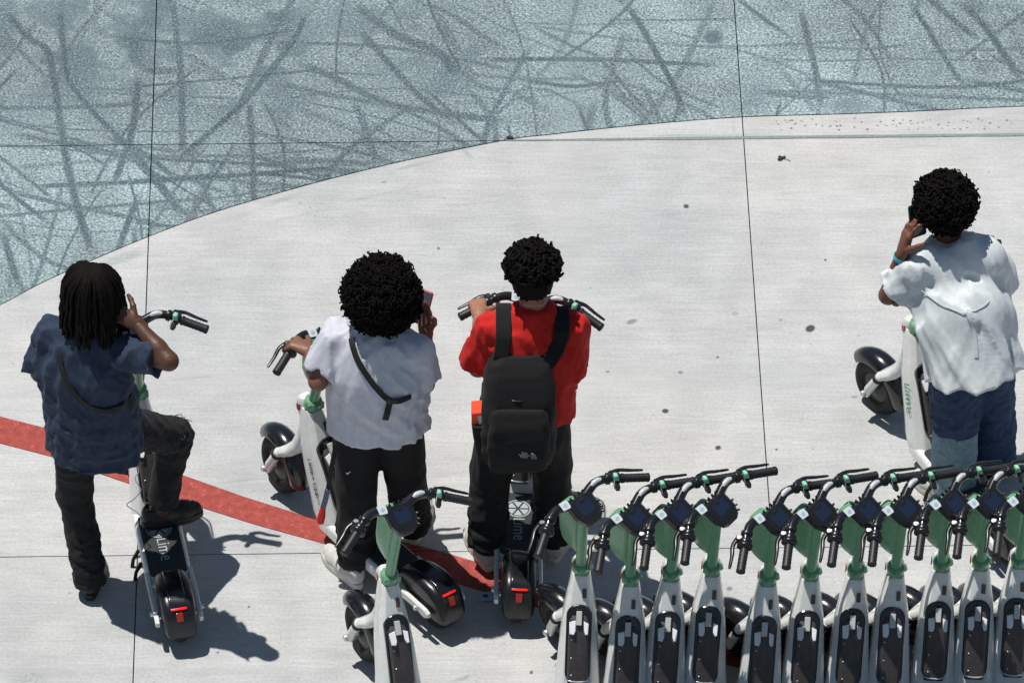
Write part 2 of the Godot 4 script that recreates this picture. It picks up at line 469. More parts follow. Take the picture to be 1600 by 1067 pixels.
	# console with its screen, tilted to the rider
	var ca := Vector3(0, sin(0.62), -cos(0.62))      # up the screen
	var co2 := on_axis(0.478, 0, 0.0) + Vector3(0, 0, 0.012)
	var cpoly := PackedVector2Array([Vector2(-0.052, 0.062), Vector2(0.052, 0.062), Vector2(0.062, 0.045), Vector2(0.06, -0.02), Vector2(0.042, -0.058), Vector2(0.022, -0.07), Vector2(-0.022, -0.07), Vector2(-0.042, -0.058), Vector2(-0.06, -0.02), Vector2(-0.062, 0.045)])
	var cn := part(s, "console", MB.new().plate(cpoly, co2, Vector3.RIGHT, ca, 0.04, 0.009), M.black)
	st.push_back(cn)
	var cnn := Vector3.RIGHT.cross(ca)
	part(cn, "screen", MB.new().plate(rpoly(0.034, 0.03, 0.006), co2 + ca * 0.008 + cnn * 0.0395, Vector3.RIGHT, ca, 0.0022, 0.0008), M.screen)
	for q in [[-0.03, 0.064], [-0.008, 0.066], [0.014, 0.066], [0.034, 0.064], [0.062, -0.002], [0.058, -0.026], [0.05, -0.046]]:
		var b0: Vector3 = co2 + Vector3(q[0], 0, 0) + ca * float(q[1]) + cnn * 0.028
		var dd: Vector3 = (Vector3(q[0], 0, 0) * (1.0 if absf(float(q[1])) < 0.05 else 0.2) + ca * float(q[1])).normalized()
		part(cn, "screw_boss", MB.new().lathe([[0.0055, -0.006], [0.0055, 0.006], [0.0035, 0.011]], b0, (dd + cnn * 0.5).normalized(), 7), M.black)
	var half := [Vector3(0, 1.098, -0.265), Vector3(0.05, 1.106, -0.282), Vector3(0.105, 1.116, -0.292), Vector3(0.155, 1.112, -0.276), Vector3(0.195, 1.100, -0.252), Vector3(0.29, 1.068, -0.198)]
	var bp := []
	for i in range(half.size() - 1, 0, -1): bp.push_back(half[i] * Vector3(-1, 1, 1))
	for p in half: bp.push_back(p)
	var bpc := curve3(bp, 4)
	var rad := []
	for p in bpc: rad.push_back(clampf(0.0235 - absf(p.x) * 0.035, 0.0135, 0.0235))
	var hb := part(s, "handlebar", MB.new().tube(bpc, rad, 12), M.bar)
	st.push_back(hb)
	for sx in [-1.0, 1.0]:
		var mir := Vector3(sx, 1, 1)
		var g0: Vector3 = half[4] * mir
		var g1: Vector3 = half[5] * mir
		var gd := (g1 - g0).normalized()
		var fwd := Vector3.UP.cross(gd).normalized() * (1.0 if sx > 0 else -1.0)
		if fwd.z > 0: fwd = -fwd
		var gp := []
		var gr := []
		for i in 15:
			gp.push_back(g0 + gd * (0.012 + 0.1185 * i / 14.0))
			gr.push_back((0.0178 if i % 2 == 0 else 0.0192) if i > 1 and i < 13 else (0.021 if i <= 1 else 0.0195))
		gp.push_back(g0 + gd * 0.134)
		gr.push_back(0.014)
		st.push_back(part(s, "grip", MB.new().tube(gp, gr, 14), M.grip))
		var ck := MB.new()
		ck.lathe([[0.02, -0.014], [0.0265, -0.010], [0.0265, 0.008], [0.021, 0.012]], g0 - gd * 0.006, gd, 14)
		if sx < 0: ck.lathe([[0.024, -0.012], [0.0335, -0.007], [0.0335, 0.006], [0.024, 0.011]], g0 + gd * 0.012, gd, 16)
		ck.lathe([[0.02, -0.01], [0.025, -0.008], [0.025, 0.008], [0.02, 0.01]], g0 - gd * 0.045, gd, 14)
		ck.box(g0 - gd * 0.02 + fwd * 0.026, Vector3(0.028, 0.026, 0.034), 0.006, Basis(gd, Vector3.UP, gd.cross(Vector3.UP)))
		st.push_back(part(s, "lever_clamp", ck, M.black))
		var lv := curve3([g0 - gd * 0.03 + fwd * 0.03, g0 + gd * 0.01 + fwd * 0.05, g0 + gd * 0.06 + fwd * 0.047, g0 + gd * 0.115 + fwd * 0.05 + Vector3(0, -0.004, 0)], 4)
		st.push_back(part(s, "brake_lever", MB.new().tube(lv, [0.008, 0.008, 0.0075, 0.007, 0.0065, 0.006, 0.006, 0.006, 0.0055, 0.005, 0.005, 0.0045, 0.0035], 8, 1.6, Vector3.UP), M.black))
		if sx > 0:
			var bn := part(s, "throttle", MB.new().loft([rrect(g0 - gd * 0.008 - fwd * 0.012 + Vector3(0, 0.012, 0), gd, fwd, 0.0115, 0.016, 0.008), rrect(g0 - gd * 0.008 - fwd * 0.012 + Vector3(0, 0.032, 0), gd, fwd, 0.0105, 0.015, 0.008), rrect(g0 - gd * 0.008 - fwd * 0.012 + Vector3(0, 0.036, 0), gd, fwd, 0.006, 0.01, 0.006)]), M.button)
			st.push_back(bn)
			st.push_back(part(s, "thumb_lever", MB.new().loft([rrect(g0 - gd * 0.012 - fwd * 0.012, gd, Vector3.UP, 0.012, 0.01, 0.008), rrect(g0 - gd * 0.014 - fwd * 0.045 + Vector3(0, -0.01, 0), gd, Vector3.UP, 0.014, 0.007, 0.006), rrect(g0 - gd * 0.014 - fwd * 0.058 + Vector3(0, -0.014, 0), gd, Vector3.UP, 0.008, 0.005, 0.004)]), M.black))
	# flat sticker on the near arm, pale badge on the far arm
	var sa: Vector3 = half[2] * Vector3(-1, 1, 1) + Vector3(0.035, -0.004, 0.0)
	var sk := part(s, "bar_sticker", MB.new().plate(rpoly(0.02, 0.019, 0.004), sa + Vector3(0, 0.012, 0.014), Vector3(0.97, -0.1, 0.1).normalized(), Vector3(0, 0.6, -0.8), 0.005, 0.001), M.sticker)
	st.push_back(sk)
	part(sk, "sticker_print", MB.new().plate(PackedVector2Array([Vector2(-0.011, 0), Vector2(0, -0.011), Vector2(0.011, 0), Vector2(0, 0.011)]), sa + Vector3(0, 0.012, 0.014) + Vector3(0, 0.8, 0.6) * 0.0052, Vector3.RIGHT, Vector3(0, 0.6, -0.8), 0.0008), M.sticker_blue)
	var bg := MB.new()
	var bpts := []
	for i in range(26, 31): bpts.push_back(bpc[i] + Vector3(0, 0.011, 0.006))
	bg.tube(bpts, [0.009, 0.0125, 0.013, 0.0125, 0.008], 8)
	st.push_back(part(s, "bar_badge", bg, M.tab))
	var cb := curve3([Vector3(0.03, 1.085, -0.29), Vector3(0.05, 1.0, -0.38), Vector3(0.045, 0.85, -0.405), Vector3(0.035, 0.7, -0.4), Vector3(0.02, 0.62, -0.42)], 5)
	st.push_back(part(s, "cable", MB.new().tube(cb, 0.0042, 6), M.rubber))
	for n in st: n.add_to_group("steered")
	return s
func side_lettering(s: Node3D, text: String, size: float, m: Material, along: float) -> void:
	var ax := (Vector3(-0.085, 0, 0) - FACE_T).normalized()
	var ay := (FACE_N - ax * ax.dot(FACE_N)).normalized()
	var y := 0.345 + along
	var hx := remap(y, 0.21, 0.5, 0.0905, 0.0635)
	text_mesh(s, "side_lettering", text, size, Vector3(-hx - 0.0065, y, -0.265 - (y - 0.345) * 0.42), ax, ay, m)
func mirror2(p: PackedVector2Array) -> PackedVector2Array:
	var o := PackedVector2Array()
	for q in p: o.push_back(Vector2(-q.x, q.y))
	return o
var proto: Node3D
func scooter(label: String, group: String, at: Vector3, heading: float, steer: float, lean := 0.0) -> Node3D:
	var s: Node3D = proto.duplicate()
	s.name = numbered("electric_scooter")
	add_child(s)
	tag(s, label, "scooter", group)
	# heading and steer in degrees to the left; lean in degrees to the left
	s.transform = Transform3D(Basis(Vector3.UP, deg_to_rad(heading)) * Basis(Vector3.BACK, deg_to_rad(lean)), at)
	var t := Transform3D(Basis(AX, deg_to_rad(steer)), Vector3.ZERO)
	t.origin = HEAD - t.basis * HEAD
	for c in s.get_children():
		if c.is_in_group("steered"): c.transform = t * c.transform
	return s
var TYRE := [
	[[Vector2(-2.438, -2.482), Vector2(-2.288, -2.232), Vector2(-2.191, -2.108), Vector2(-2.103, -1.547), Vector2(-2.059, -1.260), Vector2(-1.982, -0.884), Vector2(-1.910, -0.606)], 0.035, 0.62],
	[[Vector2(-2.161, -2.533), Vector2(-2.114, -2.084), Vector2(-2.074, -1.887), Vector2(-1.943, -1.644), Vector2(-1.831, -1.475), Vector2(-1.656, -1.189), Vector2(-1.496, -0.860)], 0.030, 0.60],
	[[Vector2(-1.981, -2.482), Vector2(-1.791, -2.307), Vector2(-1.510, -2.084), Vector2(-1.293, -1.887)], 0.030, 0.35],
	[[Vector2(-0.975, -2.482), Vector2(-1.030, -2.232), Vector2(-1.173, -1.912), Vector2(-1.244, -1.765), Vector2(-1.401, -1.523), Vector2(-1.486, -1.403), Vector2(-1.585, -1.260)], 0.032, 0.62],
	[[Vector2(-0.778, -2.533), Vector2(-0.546, -2.257), Vector2(-0.332, -2.108), Vector2(-0.265, -1.887)], 0.055, 0.55],
	[[Vector2(-0.744, -2.332), Vector2(-0.604, -2.084), Vector2(-0.481, -1.863), Vector2(-0.359, -1.692), Vector2(-0.239, -1.547)], 0.035, 0.60],
	[[Vector2(-1.026, -2.059), Vector2(-0.812, -1.912), Vector2(-0.599, -1.741), Vector2(-0.359, -1.668), Vector2(0.000, -1.596)], 0.045, 0.50],
	[[Vector2(-1.143, -1.912), Vector2(-0.900, -1.814), Vector2(-0.569, -1.717)], 0.035, 0.45],
	[[Vector2(-1.199, -1.765), Vector2(-1.106, -1.644), Vector2(-1.012, -1.475)], 0.040, 0.40],
	[[Vector2(0.534, -2.533), Vector2(0.637, -2.257), Vector2(0.723, -1.985), Vector2(0.780, -1.789), Vector2(0.804, -1.620)], 0.028, 0.62],
	[[Vector2(0.091, -2.332), Vector2(0.303, -2.158), Vector2(0.408, -2.084), Vector2(0.555, -1.814), Vector2(0.657, -1.620)], 0.020, 0.50],
	[[Vector2(0.435, -1.838), Vector2(0.539, -1.717), Vector2(0.627, -1.596)], 0.015, 0.50],
	[[Vector2(1.372, -2.482), Vector2(1.408, -2.183), Vector2(1.431, -1.985), Vector2(1.440, -1.789), Vector2(1.451, -1.668)], 0.030, 0.50],
	[[Vector2(1.892, -2.533), Vector2(1.973, -2.307), Vector2(2.052, -2.059), Vector2(2.132, -1.838)], 0.025, 0.55],
	[[Vector2(2.106, -2.533), Vector2(2.220, -2.382), Vector2(2.327, -2.108), Vector2(2.405, -1.887)], 0.035, 0.60],
	[[Vector2(2.178, -1.863), Vector2(2.255, -1.717)], 0.014, 0.60],
	[[Vector2(-2.360, -1.095), Vector2(-2.120, -1.001), Vector2(-1.821, -0.907), Vector2(-1.583, -0.828)], 0.028, 0.50],
	[[Vector2(-2.346, -0.837), Vector2(-2.270, -0.514), Vector2(-2.216, -0.331)], 0.030, 0.55],
	[[Vector2(-1.781, -1.356), Vector2(-1.638, -1.118), Vector2(-1.496, -0.846)], 0.020, 0.50],
	[[Vector2(-1.467, -1.284), Vector2(-1.399, -1.024), Vector2(-1.365, -0.884)], 0.025, 0.50],
	[[Vector2(-0.750, -1.789), Vector2(-0.686, -1.547), Vector2(-0.622, -1.251)], 0.035, 0.45],
	[[Vector2(-2.263, -1.475), Vector2(-1.933, -1.427), Vector2(-1.696, -1.442)], 0.015, 0.40],
	[[Vector2(-2.102, -1.848), Vector2(-1.862, -1.838), Vector2(-1.680, -1.799), Vector2(-1.229, -1.765)], 0.018, 0.45],
	[[Vector2(-0.488, -2.533), Vector2(-0.304, -2.432), Vector2(-0.121, -2.232), Vector2(0.000, -2.133)], 0.030, 0.40],
	[[Vector2(0.241, -1.985), Vector2(0.450, -1.838), Vector2(0.598, -1.692)], 0.030, 0.35],
	[[Vector2(-0.090, -1.789), Vector2(0.150, -1.838), Vector2(0.389, -1.644)], 0.020, 0.30],
	[[Vector2(-1.570, -1.260), Vector2(-1.484, -1.356), Vector2(-1.398, -1.427)], 0.040, 0.40],
	[[Vector2(1.755, -2.533), Vector2(1.667, -2.232), Vector2(1.590, -1.789)], 0.020, 0.30],
	[[Vector2(1.208, -2.074), Vector2(1.509, -2.059), Vector2(1.812, -2.074), Vector2(2.414, -2.049)], 0.014, 0.35],
	[[Vector2(0.000, -2.357), Vector2(0.304, -2.342), Vector2(0.608, -2.352)], 0.014, 0.30],
	[[Vector2(-2.299, -0.514), Vector2(-2.258, -0.309)], 0.020, 0.40],
	[[Vector2(-1.515, -2.232), Vector2(-1.397, -2.332), Vector2(-1.216, -2.382)], 0.035, 0.40],
	[[Vector2(-0.302, -2.133), Vector2(-0.180, -1.887), Vector2(0.000, -1.814), Vector2(0.179, -1.668)], 0.040, 0.35],
	[[Vector2(-0.365, -2.432), Vector2(-0.242, -2.084), Vector2(-0.165, -1.789)], 0.050, 0.30],
	[[Vector2(1.080, -1.814), Vector2(1.138, -1.726)], 0.010, 0.60],
	[[Vector2(-1.815, -2.158), Vector2(-1.717, -1.985), Vector2(-1.507, -2.010)], 0.050, 0.45],
]
var SOOT := [
	[-1.719, -2.407, 0.176, 0.545, 0.75, 0.40],
	[-1.800, -2.158, 0.176, 0.409, 0.60, 0.20],
	[-1.126, -2.432, 0.324, 0.273, 0.60, 0.30],
	[0.955, -2.242, 0.071, 0.091, 0.90, 0.20],
	[-1.608, -2.282, 0.206, 0.545, 0.50, 0.40],
	[-2.313, -1.863, 0.176, 0.273, 0.45, 0.20],
	[-1.047, -1.668, 0.206, 0.273, 0.40, 0.20],
	[-0.241, -1.985, 0.235, 0.727, 0.40, 0.60],
	[2.162, -2.432, 0.176, 0.273, 0.50, 0.50],
	[1.954, -1.887, 0.353, 0.545, 0.28, 0.10],
	[1.587, -1.717, 0.176, 0.136, 0.45, 0.00],
	[2.037, -1.741, 0.088, 0.073, 0.50, 0.30],
	[-2.061, -2.232, 1.235, 1.182, 0.50, 0.10],
	[-1.330, -2.133, 1.059, 1.000, 0.55, 0.30],
	[-0.606, -2.232, 0.882, 0.727, 0.40, 0.50],
	[-0.540, -1.789, 0.471, 0.273, 0.35, 0.40],
	[1.140, -1.789, 0.176, 0.273, 0.30, 0.40],
]
var GUM := [
	[1.342, -0.092, 0.0229, 0.0311, 0.85, 0.5],
	[0.682, 0.479, 0.0171, 0.0178, 0.85, 0.0],
	[0.912, 0.731, 0.0143, 0.0178, 0.85, 0.3],
	[0.803, -0.968, 0.0143, 0.0178, 0.80, 0.0],
	[0.542, -0.137, 0.0314, 0.0178, 0.35, -0.6],
	[0.923, 0.109, 0.0057, 0.0089, 0.80, 0.0],
	[1.428, -0.578, 0.0057, 0.0089, 0.80, 0.0],
	[0.426, 0.211, 0.0114, 0.0089, 0.40, 0.0],
	[0.752, 0.216, 0.0143, 0.0133, 0.35, 0.5],
	[1.005, -0.195, 0.0171, 0.0178, 0.18, 0.0],
	[-0.336, -0.661, 0.0086, 0.0133, 0.50, 0.0],
	[1.168, 0.740, 0.0057, 0.0089, 0.70, 0.0],
	[-1.255, 2.065, 0.0057, 0.0089, 0.60, 0.0],
	[-1.133, 1.773, 0.0057, 0.0089, 0.60, 0.0],
	[0.937, 1.658, 0.0143, 0.0178, 0.40, 0.5],
	[1.523, 0.383, 0.0171, 0.0089, 0.30, 0.0],
	[1.211, -0.150, 0.0114, 0.0133, 0.20, 0.0],
	[0.191, 2.145, 0.0086, 0.0133, 0.70, 0.0],
	[0.082, 2.186, 0.0086, 0.0133, 0.70, 0.0],
	[-0.591, -1.142, 0.0171, 0.0067, 0.30, 0.0],
]
var SCUFF := [
	[[Vector2(-2.313, -0.250), Vector2(-2.257, -0.286)], 0.050, 0.60],
	[[Vector2(-2.241, -0.263), Vector2(-2.174, -0.354)], 0.050, 0.50],
	[[Vector2(-2.005, -0.468), Vector2(-1.750, -0.606), Vector2(-1.650, -0.675)], 0.050, 0.35],
	[[Vector2(-1.494, -0.791), Vector2(-1.379, -0.860)], 0.050, 0.50],
	[[Vector2(-1.393, -0.837), Vector2(-1.176, -0.930)], 0.030, 0.35],
	[[Vector2(-0.238, -1.403), Vector2(-0.178, -1.308)], 0.020, 0.60],
	[[Vector2(-0.592, -1.213), Vector2(-0.297, -1.332)], 0.020, 0.30],
	[[Vector2(-1.176, -0.954), Vector2(-0.944, -1.071)], 0.030, 0.30],
	[[Vector2(1.030, -1.596), Vector2(1.037, -1.499)], 0.012, 0.50],
	[[Vector2(-0.272, 2.254), Vector2(-0.163, 2.206), Vector2(-0.082, 2.186)], 0.020, 0.60],
	[[Vector2(-2.124, 2.145), Vector2(-2.013, 2.186)], 0.120, 0.40],
	[[Vector2(-2.174, 2.226), Vector2(-1.928, 2.254)], 0.120, 0.40],
	[[Vector2(0.625, -1.490), Vector2(1.191, -1.494)], 0.010, 0.40],
]
# ------------------------------------------------------------------ ground
const TS := 5.4          # metres that one ground texture covers
const TN := 1344
const GROT := 0.018      # the slab grid is turned a little
var rng := RandomNumberGenerator.new()
func seamless(freq: float, w: int, h: int, sd: int, oct := 4, up := TN) -> PackedByteArray:
	var f := FastNoiseLite.new()
	f.seed = sd; f.frequency = freq; f.fractal_octaves = oct
	var im := f.get_seamless_image(w, h)
	im.convert(Image.FORMAT_L8)
	if w != up or h != up: im.resize(up, up, Image.INTERPOLATE_CUBIC)
	return im.get_data()
func tpx(p: Vector2) -> Vector2: return Vector2(p.x / TS + 0.5, p.y / TS + 0.5) * TN
# a worn streak: adds to the float layer along a polyline (metres), feathered, wrapping at the borders
func streak(layer: PackedFloat32Array, pts: Array, width: float, amount: float) -> void:
	var w := width / TS * TN * 0.5
	var cv := Curve2D.new()
	for i in pts.size():
		var a: Vector2 = tpx(pts[i])
		var tan := Vector2.ZERO
		if i > 0 and i < pts.size() - 1: tan = (tpx(pts[i + 1]) - tpx(pts[i - 1])) / 6.0
		cv.add_point(a, -tan, tan)
	cv.bake_interval = 1.0
	var bk := cv.get_baked_points()
	var ri := int(ceil(w * 1.6))
	var n := bk.size()
	for i in range(0, n):
		var p := bk[i]
		var e := minf(1.0, minf(i, n - 1 - i) / 40.0)
		var d := (bk[mini(i + 1, n - 1)] - bk[maxi(i - 1, 0)]).normalized()
		var q := Vector2(-d.y, d.x)
		for k in range(-ri, ri + 1):
			var pp := p + q * k
			var x := posmod(int(pp.x), TN)
			var y := posmod(int(pp.y), TN)
			var f := 1.0 - smoothstep(w * 0.55, w * 1.6, absf(k))
			var id := y * TN + x
			layer[id] = maxf(layer[id], amount * f * e)
func blot(layer: PackedFloat32Array, c: Vector2, rx: float, ry: float, amount: float, soft := 0.6, turn := 0.0) -> void:
	var p := tpx(c)
	var ax := rx / TS * TN
	var ay := ry / TS * TN
	var r := int(ceil(maxf(ax, ay) * 1.1)) + 1
	var ct := cos(turn); var sn := sin(turn)
	for dy in range(-r, r + 1):
		for dx in range(-r, r + 1):
			var u := (dx * ct + dy * sn) / ax
			var v := (-dx * sn + dy * ct) / ay
			var f := 1.0 - smoothstep(1.0 - soft, 1.0, sqrt(u * u + v * v))
			if f > 0.0:
				var id := posmod(int(p.y) + dy, TN) * TN + posmod(int(p.x) + dx, TN)
				layer[id] = maxf(layer[id], amount * f)
func ground_textures() -> Array:
	var fine := seamless(0.22, TN, TN, 3, 3)
	var grain := seamless(0.42, TN, TN, 37, 2)
	var mid := seamless(0.03, 512, 512, 5, 4)
	var big := seamless(0.012, 256, 256, 8, 4)
	var broom := seamless(0.25, 96, TN, 11, 3)
	var broom2 := seamless(0.05, 24, TN, 12, 4)
	# --- grey concrete layer
	var gum := PackedFloat32Array(); gum.resize(TN * TN)
	var teal := PackedFloat32Array(); teal.resize(TN * TN)
	for q in GUM: blot(gum, Vector2(q[0], q[1]), q[2], q[3], q[4], 0.35, q[5])
	rng.seed = 77
	for i in 260: blot(gum, Vector2(rng.randf_range(-2.7, 2.7), rng.randf_range(-1.4, 2.7)), rng.randf_range(0.0025, 0.007), rng.randf_range(0.0025, 0.006), rng.randf_range(0.15, 0.6), 0.6)
	for i in 70: blot(gum, Vector2(rng.randf_range(1.2, 2.45), rng.randf_range(-1.62, -1.53)), rng.randf_range(0.004, 0.009), rng.randf_range(0.004, 0.008), rng.randf_range(0.4, 0.8), 0.5)
	for i in 46:
		var c := Vector2(rng.randf_range(-2.7, 2.7), rng.randf_range(-1.2, 2.7))
		var a := rng.randf_range(-0.4, 0.4)
		streak(gum, [c, c + Vector2(cos(a), sin(a)) * rng.randf_range(0.05, 0.5)], rng.randf_range(0.004, 0.02), rng.randf_range(0.03, 0.1))
	for q in SCUFF: streak(teal, q[0], q[1], q[2])
	var data := PackedByteArray(); data.resize(TN * TN * 3)
	for i in TN * TN:
		var b := 0.905 + (big[i] - 128) * 0.00022 + (mid[i] - 128) * 0.0003 + (fine[i] - 128) * 0.00042 + (broom[i] - 128) * 0.00032 + (broom2[i] - 128) * 0.00016
		var s := gum[i]
		var t := teal[i]
		if t > 0.0: t *= clampf((fine[i] + mid[i] - 190) * 0.012, 0.0, 1.0)
		var warm := (big[i] - 128) * 0.00006
		data[i * 3] = int(clampf(255.0 * lerpf(lerpf(b + warm, 0.26, s), 0.50, t), 0, 255))
		data[i * 3 + 1] = int(clampf(255.0 * lerpf(lerpf(b, 0.285, s), 0.60, t), 0, 255))
		data[i * 3 + 2] = int(clampf(255.0 * lerpf(lerpf(b - 0.008 - warm, 0.30, s), 0.60, t), 0, 255))
	var grey := Image.create_from_data(TN, TN, false, Image.FORMAT_RGB8, data)
	# --- green concrete layer, covered in tyre marks
	var tyre := PackedFloat32Array(); tyre.resize(TN * TN)
	var soot := PackedFloat32Array(); soot.resize(TN * TN)
	for q in TYRE: streak(tyre, q[0], q[1], q[2])
	rng.seed = 4242
	for i in 330:
		var c := Vector2(rng.randf_range(-2.7, 2.7), rng.randf_range(-2.75, 2.7))
		if c.y > -0.4 and c.y < 1.0: c.y -= 1.6
		var a := rng.randf_range(0.15, 2.2) if i % 4 else rng.randf_range(-0.15, 0.2)
		var l := rng.randf_range(0.4, 1.7)
		var d := Vector2(cos(a), sin(a)) * l
		var bend := Vector2(-d.y, d.x) * rng.randf_range(-0.12, 0.12)
		streak(tyre, [c, c + d * 0.5 + bend, c + d], rng.randf_range(0.006, 0.034), rng.randf_range(0.25, 0.62))
	for i in 14:
		var c := Vector2(rng.randf_range(-2.7, 2.7), rng.randf_range(-2.7, -0.4))
		blot(soot, c, rng.randf_range(0.08, 0.3), rng.randf_range(0.05, 0.18), rng.randf_range(0.12, 0.35), 1.0, rng.randf_range(0, 3))
	for q in SOOT: blot(soot, Vector2(q[0], q[1]), q[2], q[3], q[4], 1.0, q[5])
	var pits := PackedFloat32Array(); pits.resize(TN * TN)
	for i in 160: blot(pits, Vector2(rng.randf_range(-2.7, 2.7), rng.randf_range(-2.7, -0.2)), rng.randf_range(0.003, 0.012), rng.randf_range(0.003, 0.008), rng.randf_range(0.2, 0.7), 0.6)
	var data2 := PackedByteArray(); data2.resize(TN * TN * 3)
	for i in TN * TN:
		var g := (grain[i] - 128) * 0.0040 + (fine[i] - 128) * 0.0030
		var b := (mid[i] - 128) * 0.0009 + (big[i] - 128) * 0.0008 + (broom[i] - 128) * 0.0005
		var rough := clampf((mid[i] * 0.6 + fine[i] * 0.9 + grain[i] * 0.8 - 265) * 0.03, 0.0, 1.0)      # rubber stays on the raised grains
		var t := maxf(tyre[i] * (0.62 + 0.75 * rough), soot[i] * (0.05 + 1.15 * rough) * clampf((mid[i] * 1.4 + big[i] * 0.6 - 205) * 0.017, 0.0, 1.15))
		t = clampf(t + pits[i] * 0.6, 0.0, 0.85)
		var s := 1.0 + g * (0.95 + t) + b
		data2[i * 3] = int(clampf(255.0 * lerpf(0.527, 0.235, t) * s, 0, 255))
		data2[i * 3 + 1] = int(clampf(255.0 * lerpf(0.592, 0.295, t) * s, 0, 255))
		data2[i * 3 + 2] = int(clampf(255.0 * lerpf(0.602, 0.325, t) * s, 0, 255))
	var green := Image.create_from_data(TN, TN, false, Image.FORMAT_RGB8, data2)
	var out := []
	for im in [grey, green]:
		im.generate_mipmaps()
		out.push_back(ImageTexture.create_from_image(im))
	return out
var EDGE := [[-9.0, 6.2], [-6.0, 3.15], [-4.2, 1.42], [-3.2, 0.5], [-2.7, 0.05], [-2.313, -0.259], [-2.147, -0.404], [-1.951, -0.55], [-1.668, -0.744], [-1.381, -0.916], [-1.032, -1.085], [-0.71, -1.222], [-0.415, -1.332], [-0.015, -1.461], [0.179, -1.499], [0.597, -1.571], [1.061, -1.629], [1.555, -1.654], [1.944, -1.678], [2.395, -1.712], [3.5, -1.76], [6.0, -1.82], [12.0, -1.9]]
func edge_poly(dz: float) -> PackedVector2Array:
	var c := Curve2D.new()
	for i in EDGE.size():
		var p := Vector2(EDGE[i][0], EDGE[i][1] + dz)
		var t := Vector2.ZERO
		if i > 0 and i < EDGE.size() - 1: t = (Vector2(EDGE[i + 1][0], EDGE[i + 1][1]) - Vector2(EDGE[i - 1][0], EDGE[i - 1][1])) / 6.0
		c.add_point(p, -t, t)
	c.bake_interval = 0.08
	var out := PackedVector2Array()
	out.append_array(c.get_baked_points())
	out.push_back(Vector2(12.0, -14.0)); out.push_back(Vector2(-9.0, -14.0))
	return out
func slab_mesh(poly: PackedVector2Array, top: float, depth: float) -> MB:
	var mb := MB.new()
	var pl := poly.duplicate()
	if Geometry2D.is_polygon_clockwise(pl): pl.reverse()
	var n := pl.size()
	mb.face(pl, Vector3(0, top, 0), Vector3(1, 0, 0), Vector3(0, 0, 1), true)
	for i in n:
		var j := (i + 1) % n
		var b := mb.v.size()
		mb.v.push_back(Vector3(pl[i].x, top, pl[i].y)); mb.v.push_back(Vector3(pl[j].x, top, pl[j].y))
		mb.v.push_back(Vector3(pl[j].x, top - depth, pl[j].y)); mb.v.push_back(Vector3(pl[i].x, top - depth, pl[i].y))
		mb.quad(b, b + 1, b + 2, b + 3)
	for p in mb.v: mb.uv.push_back(Vector2(p.x / TS + 0.5, p.z / TS + 0.5))
	return mb
func grid_pt(u: float, w: float) -> Vector2:   # grid coordinates to world x, z
	return Vector2(u + GROT * w, w - GROT * u)
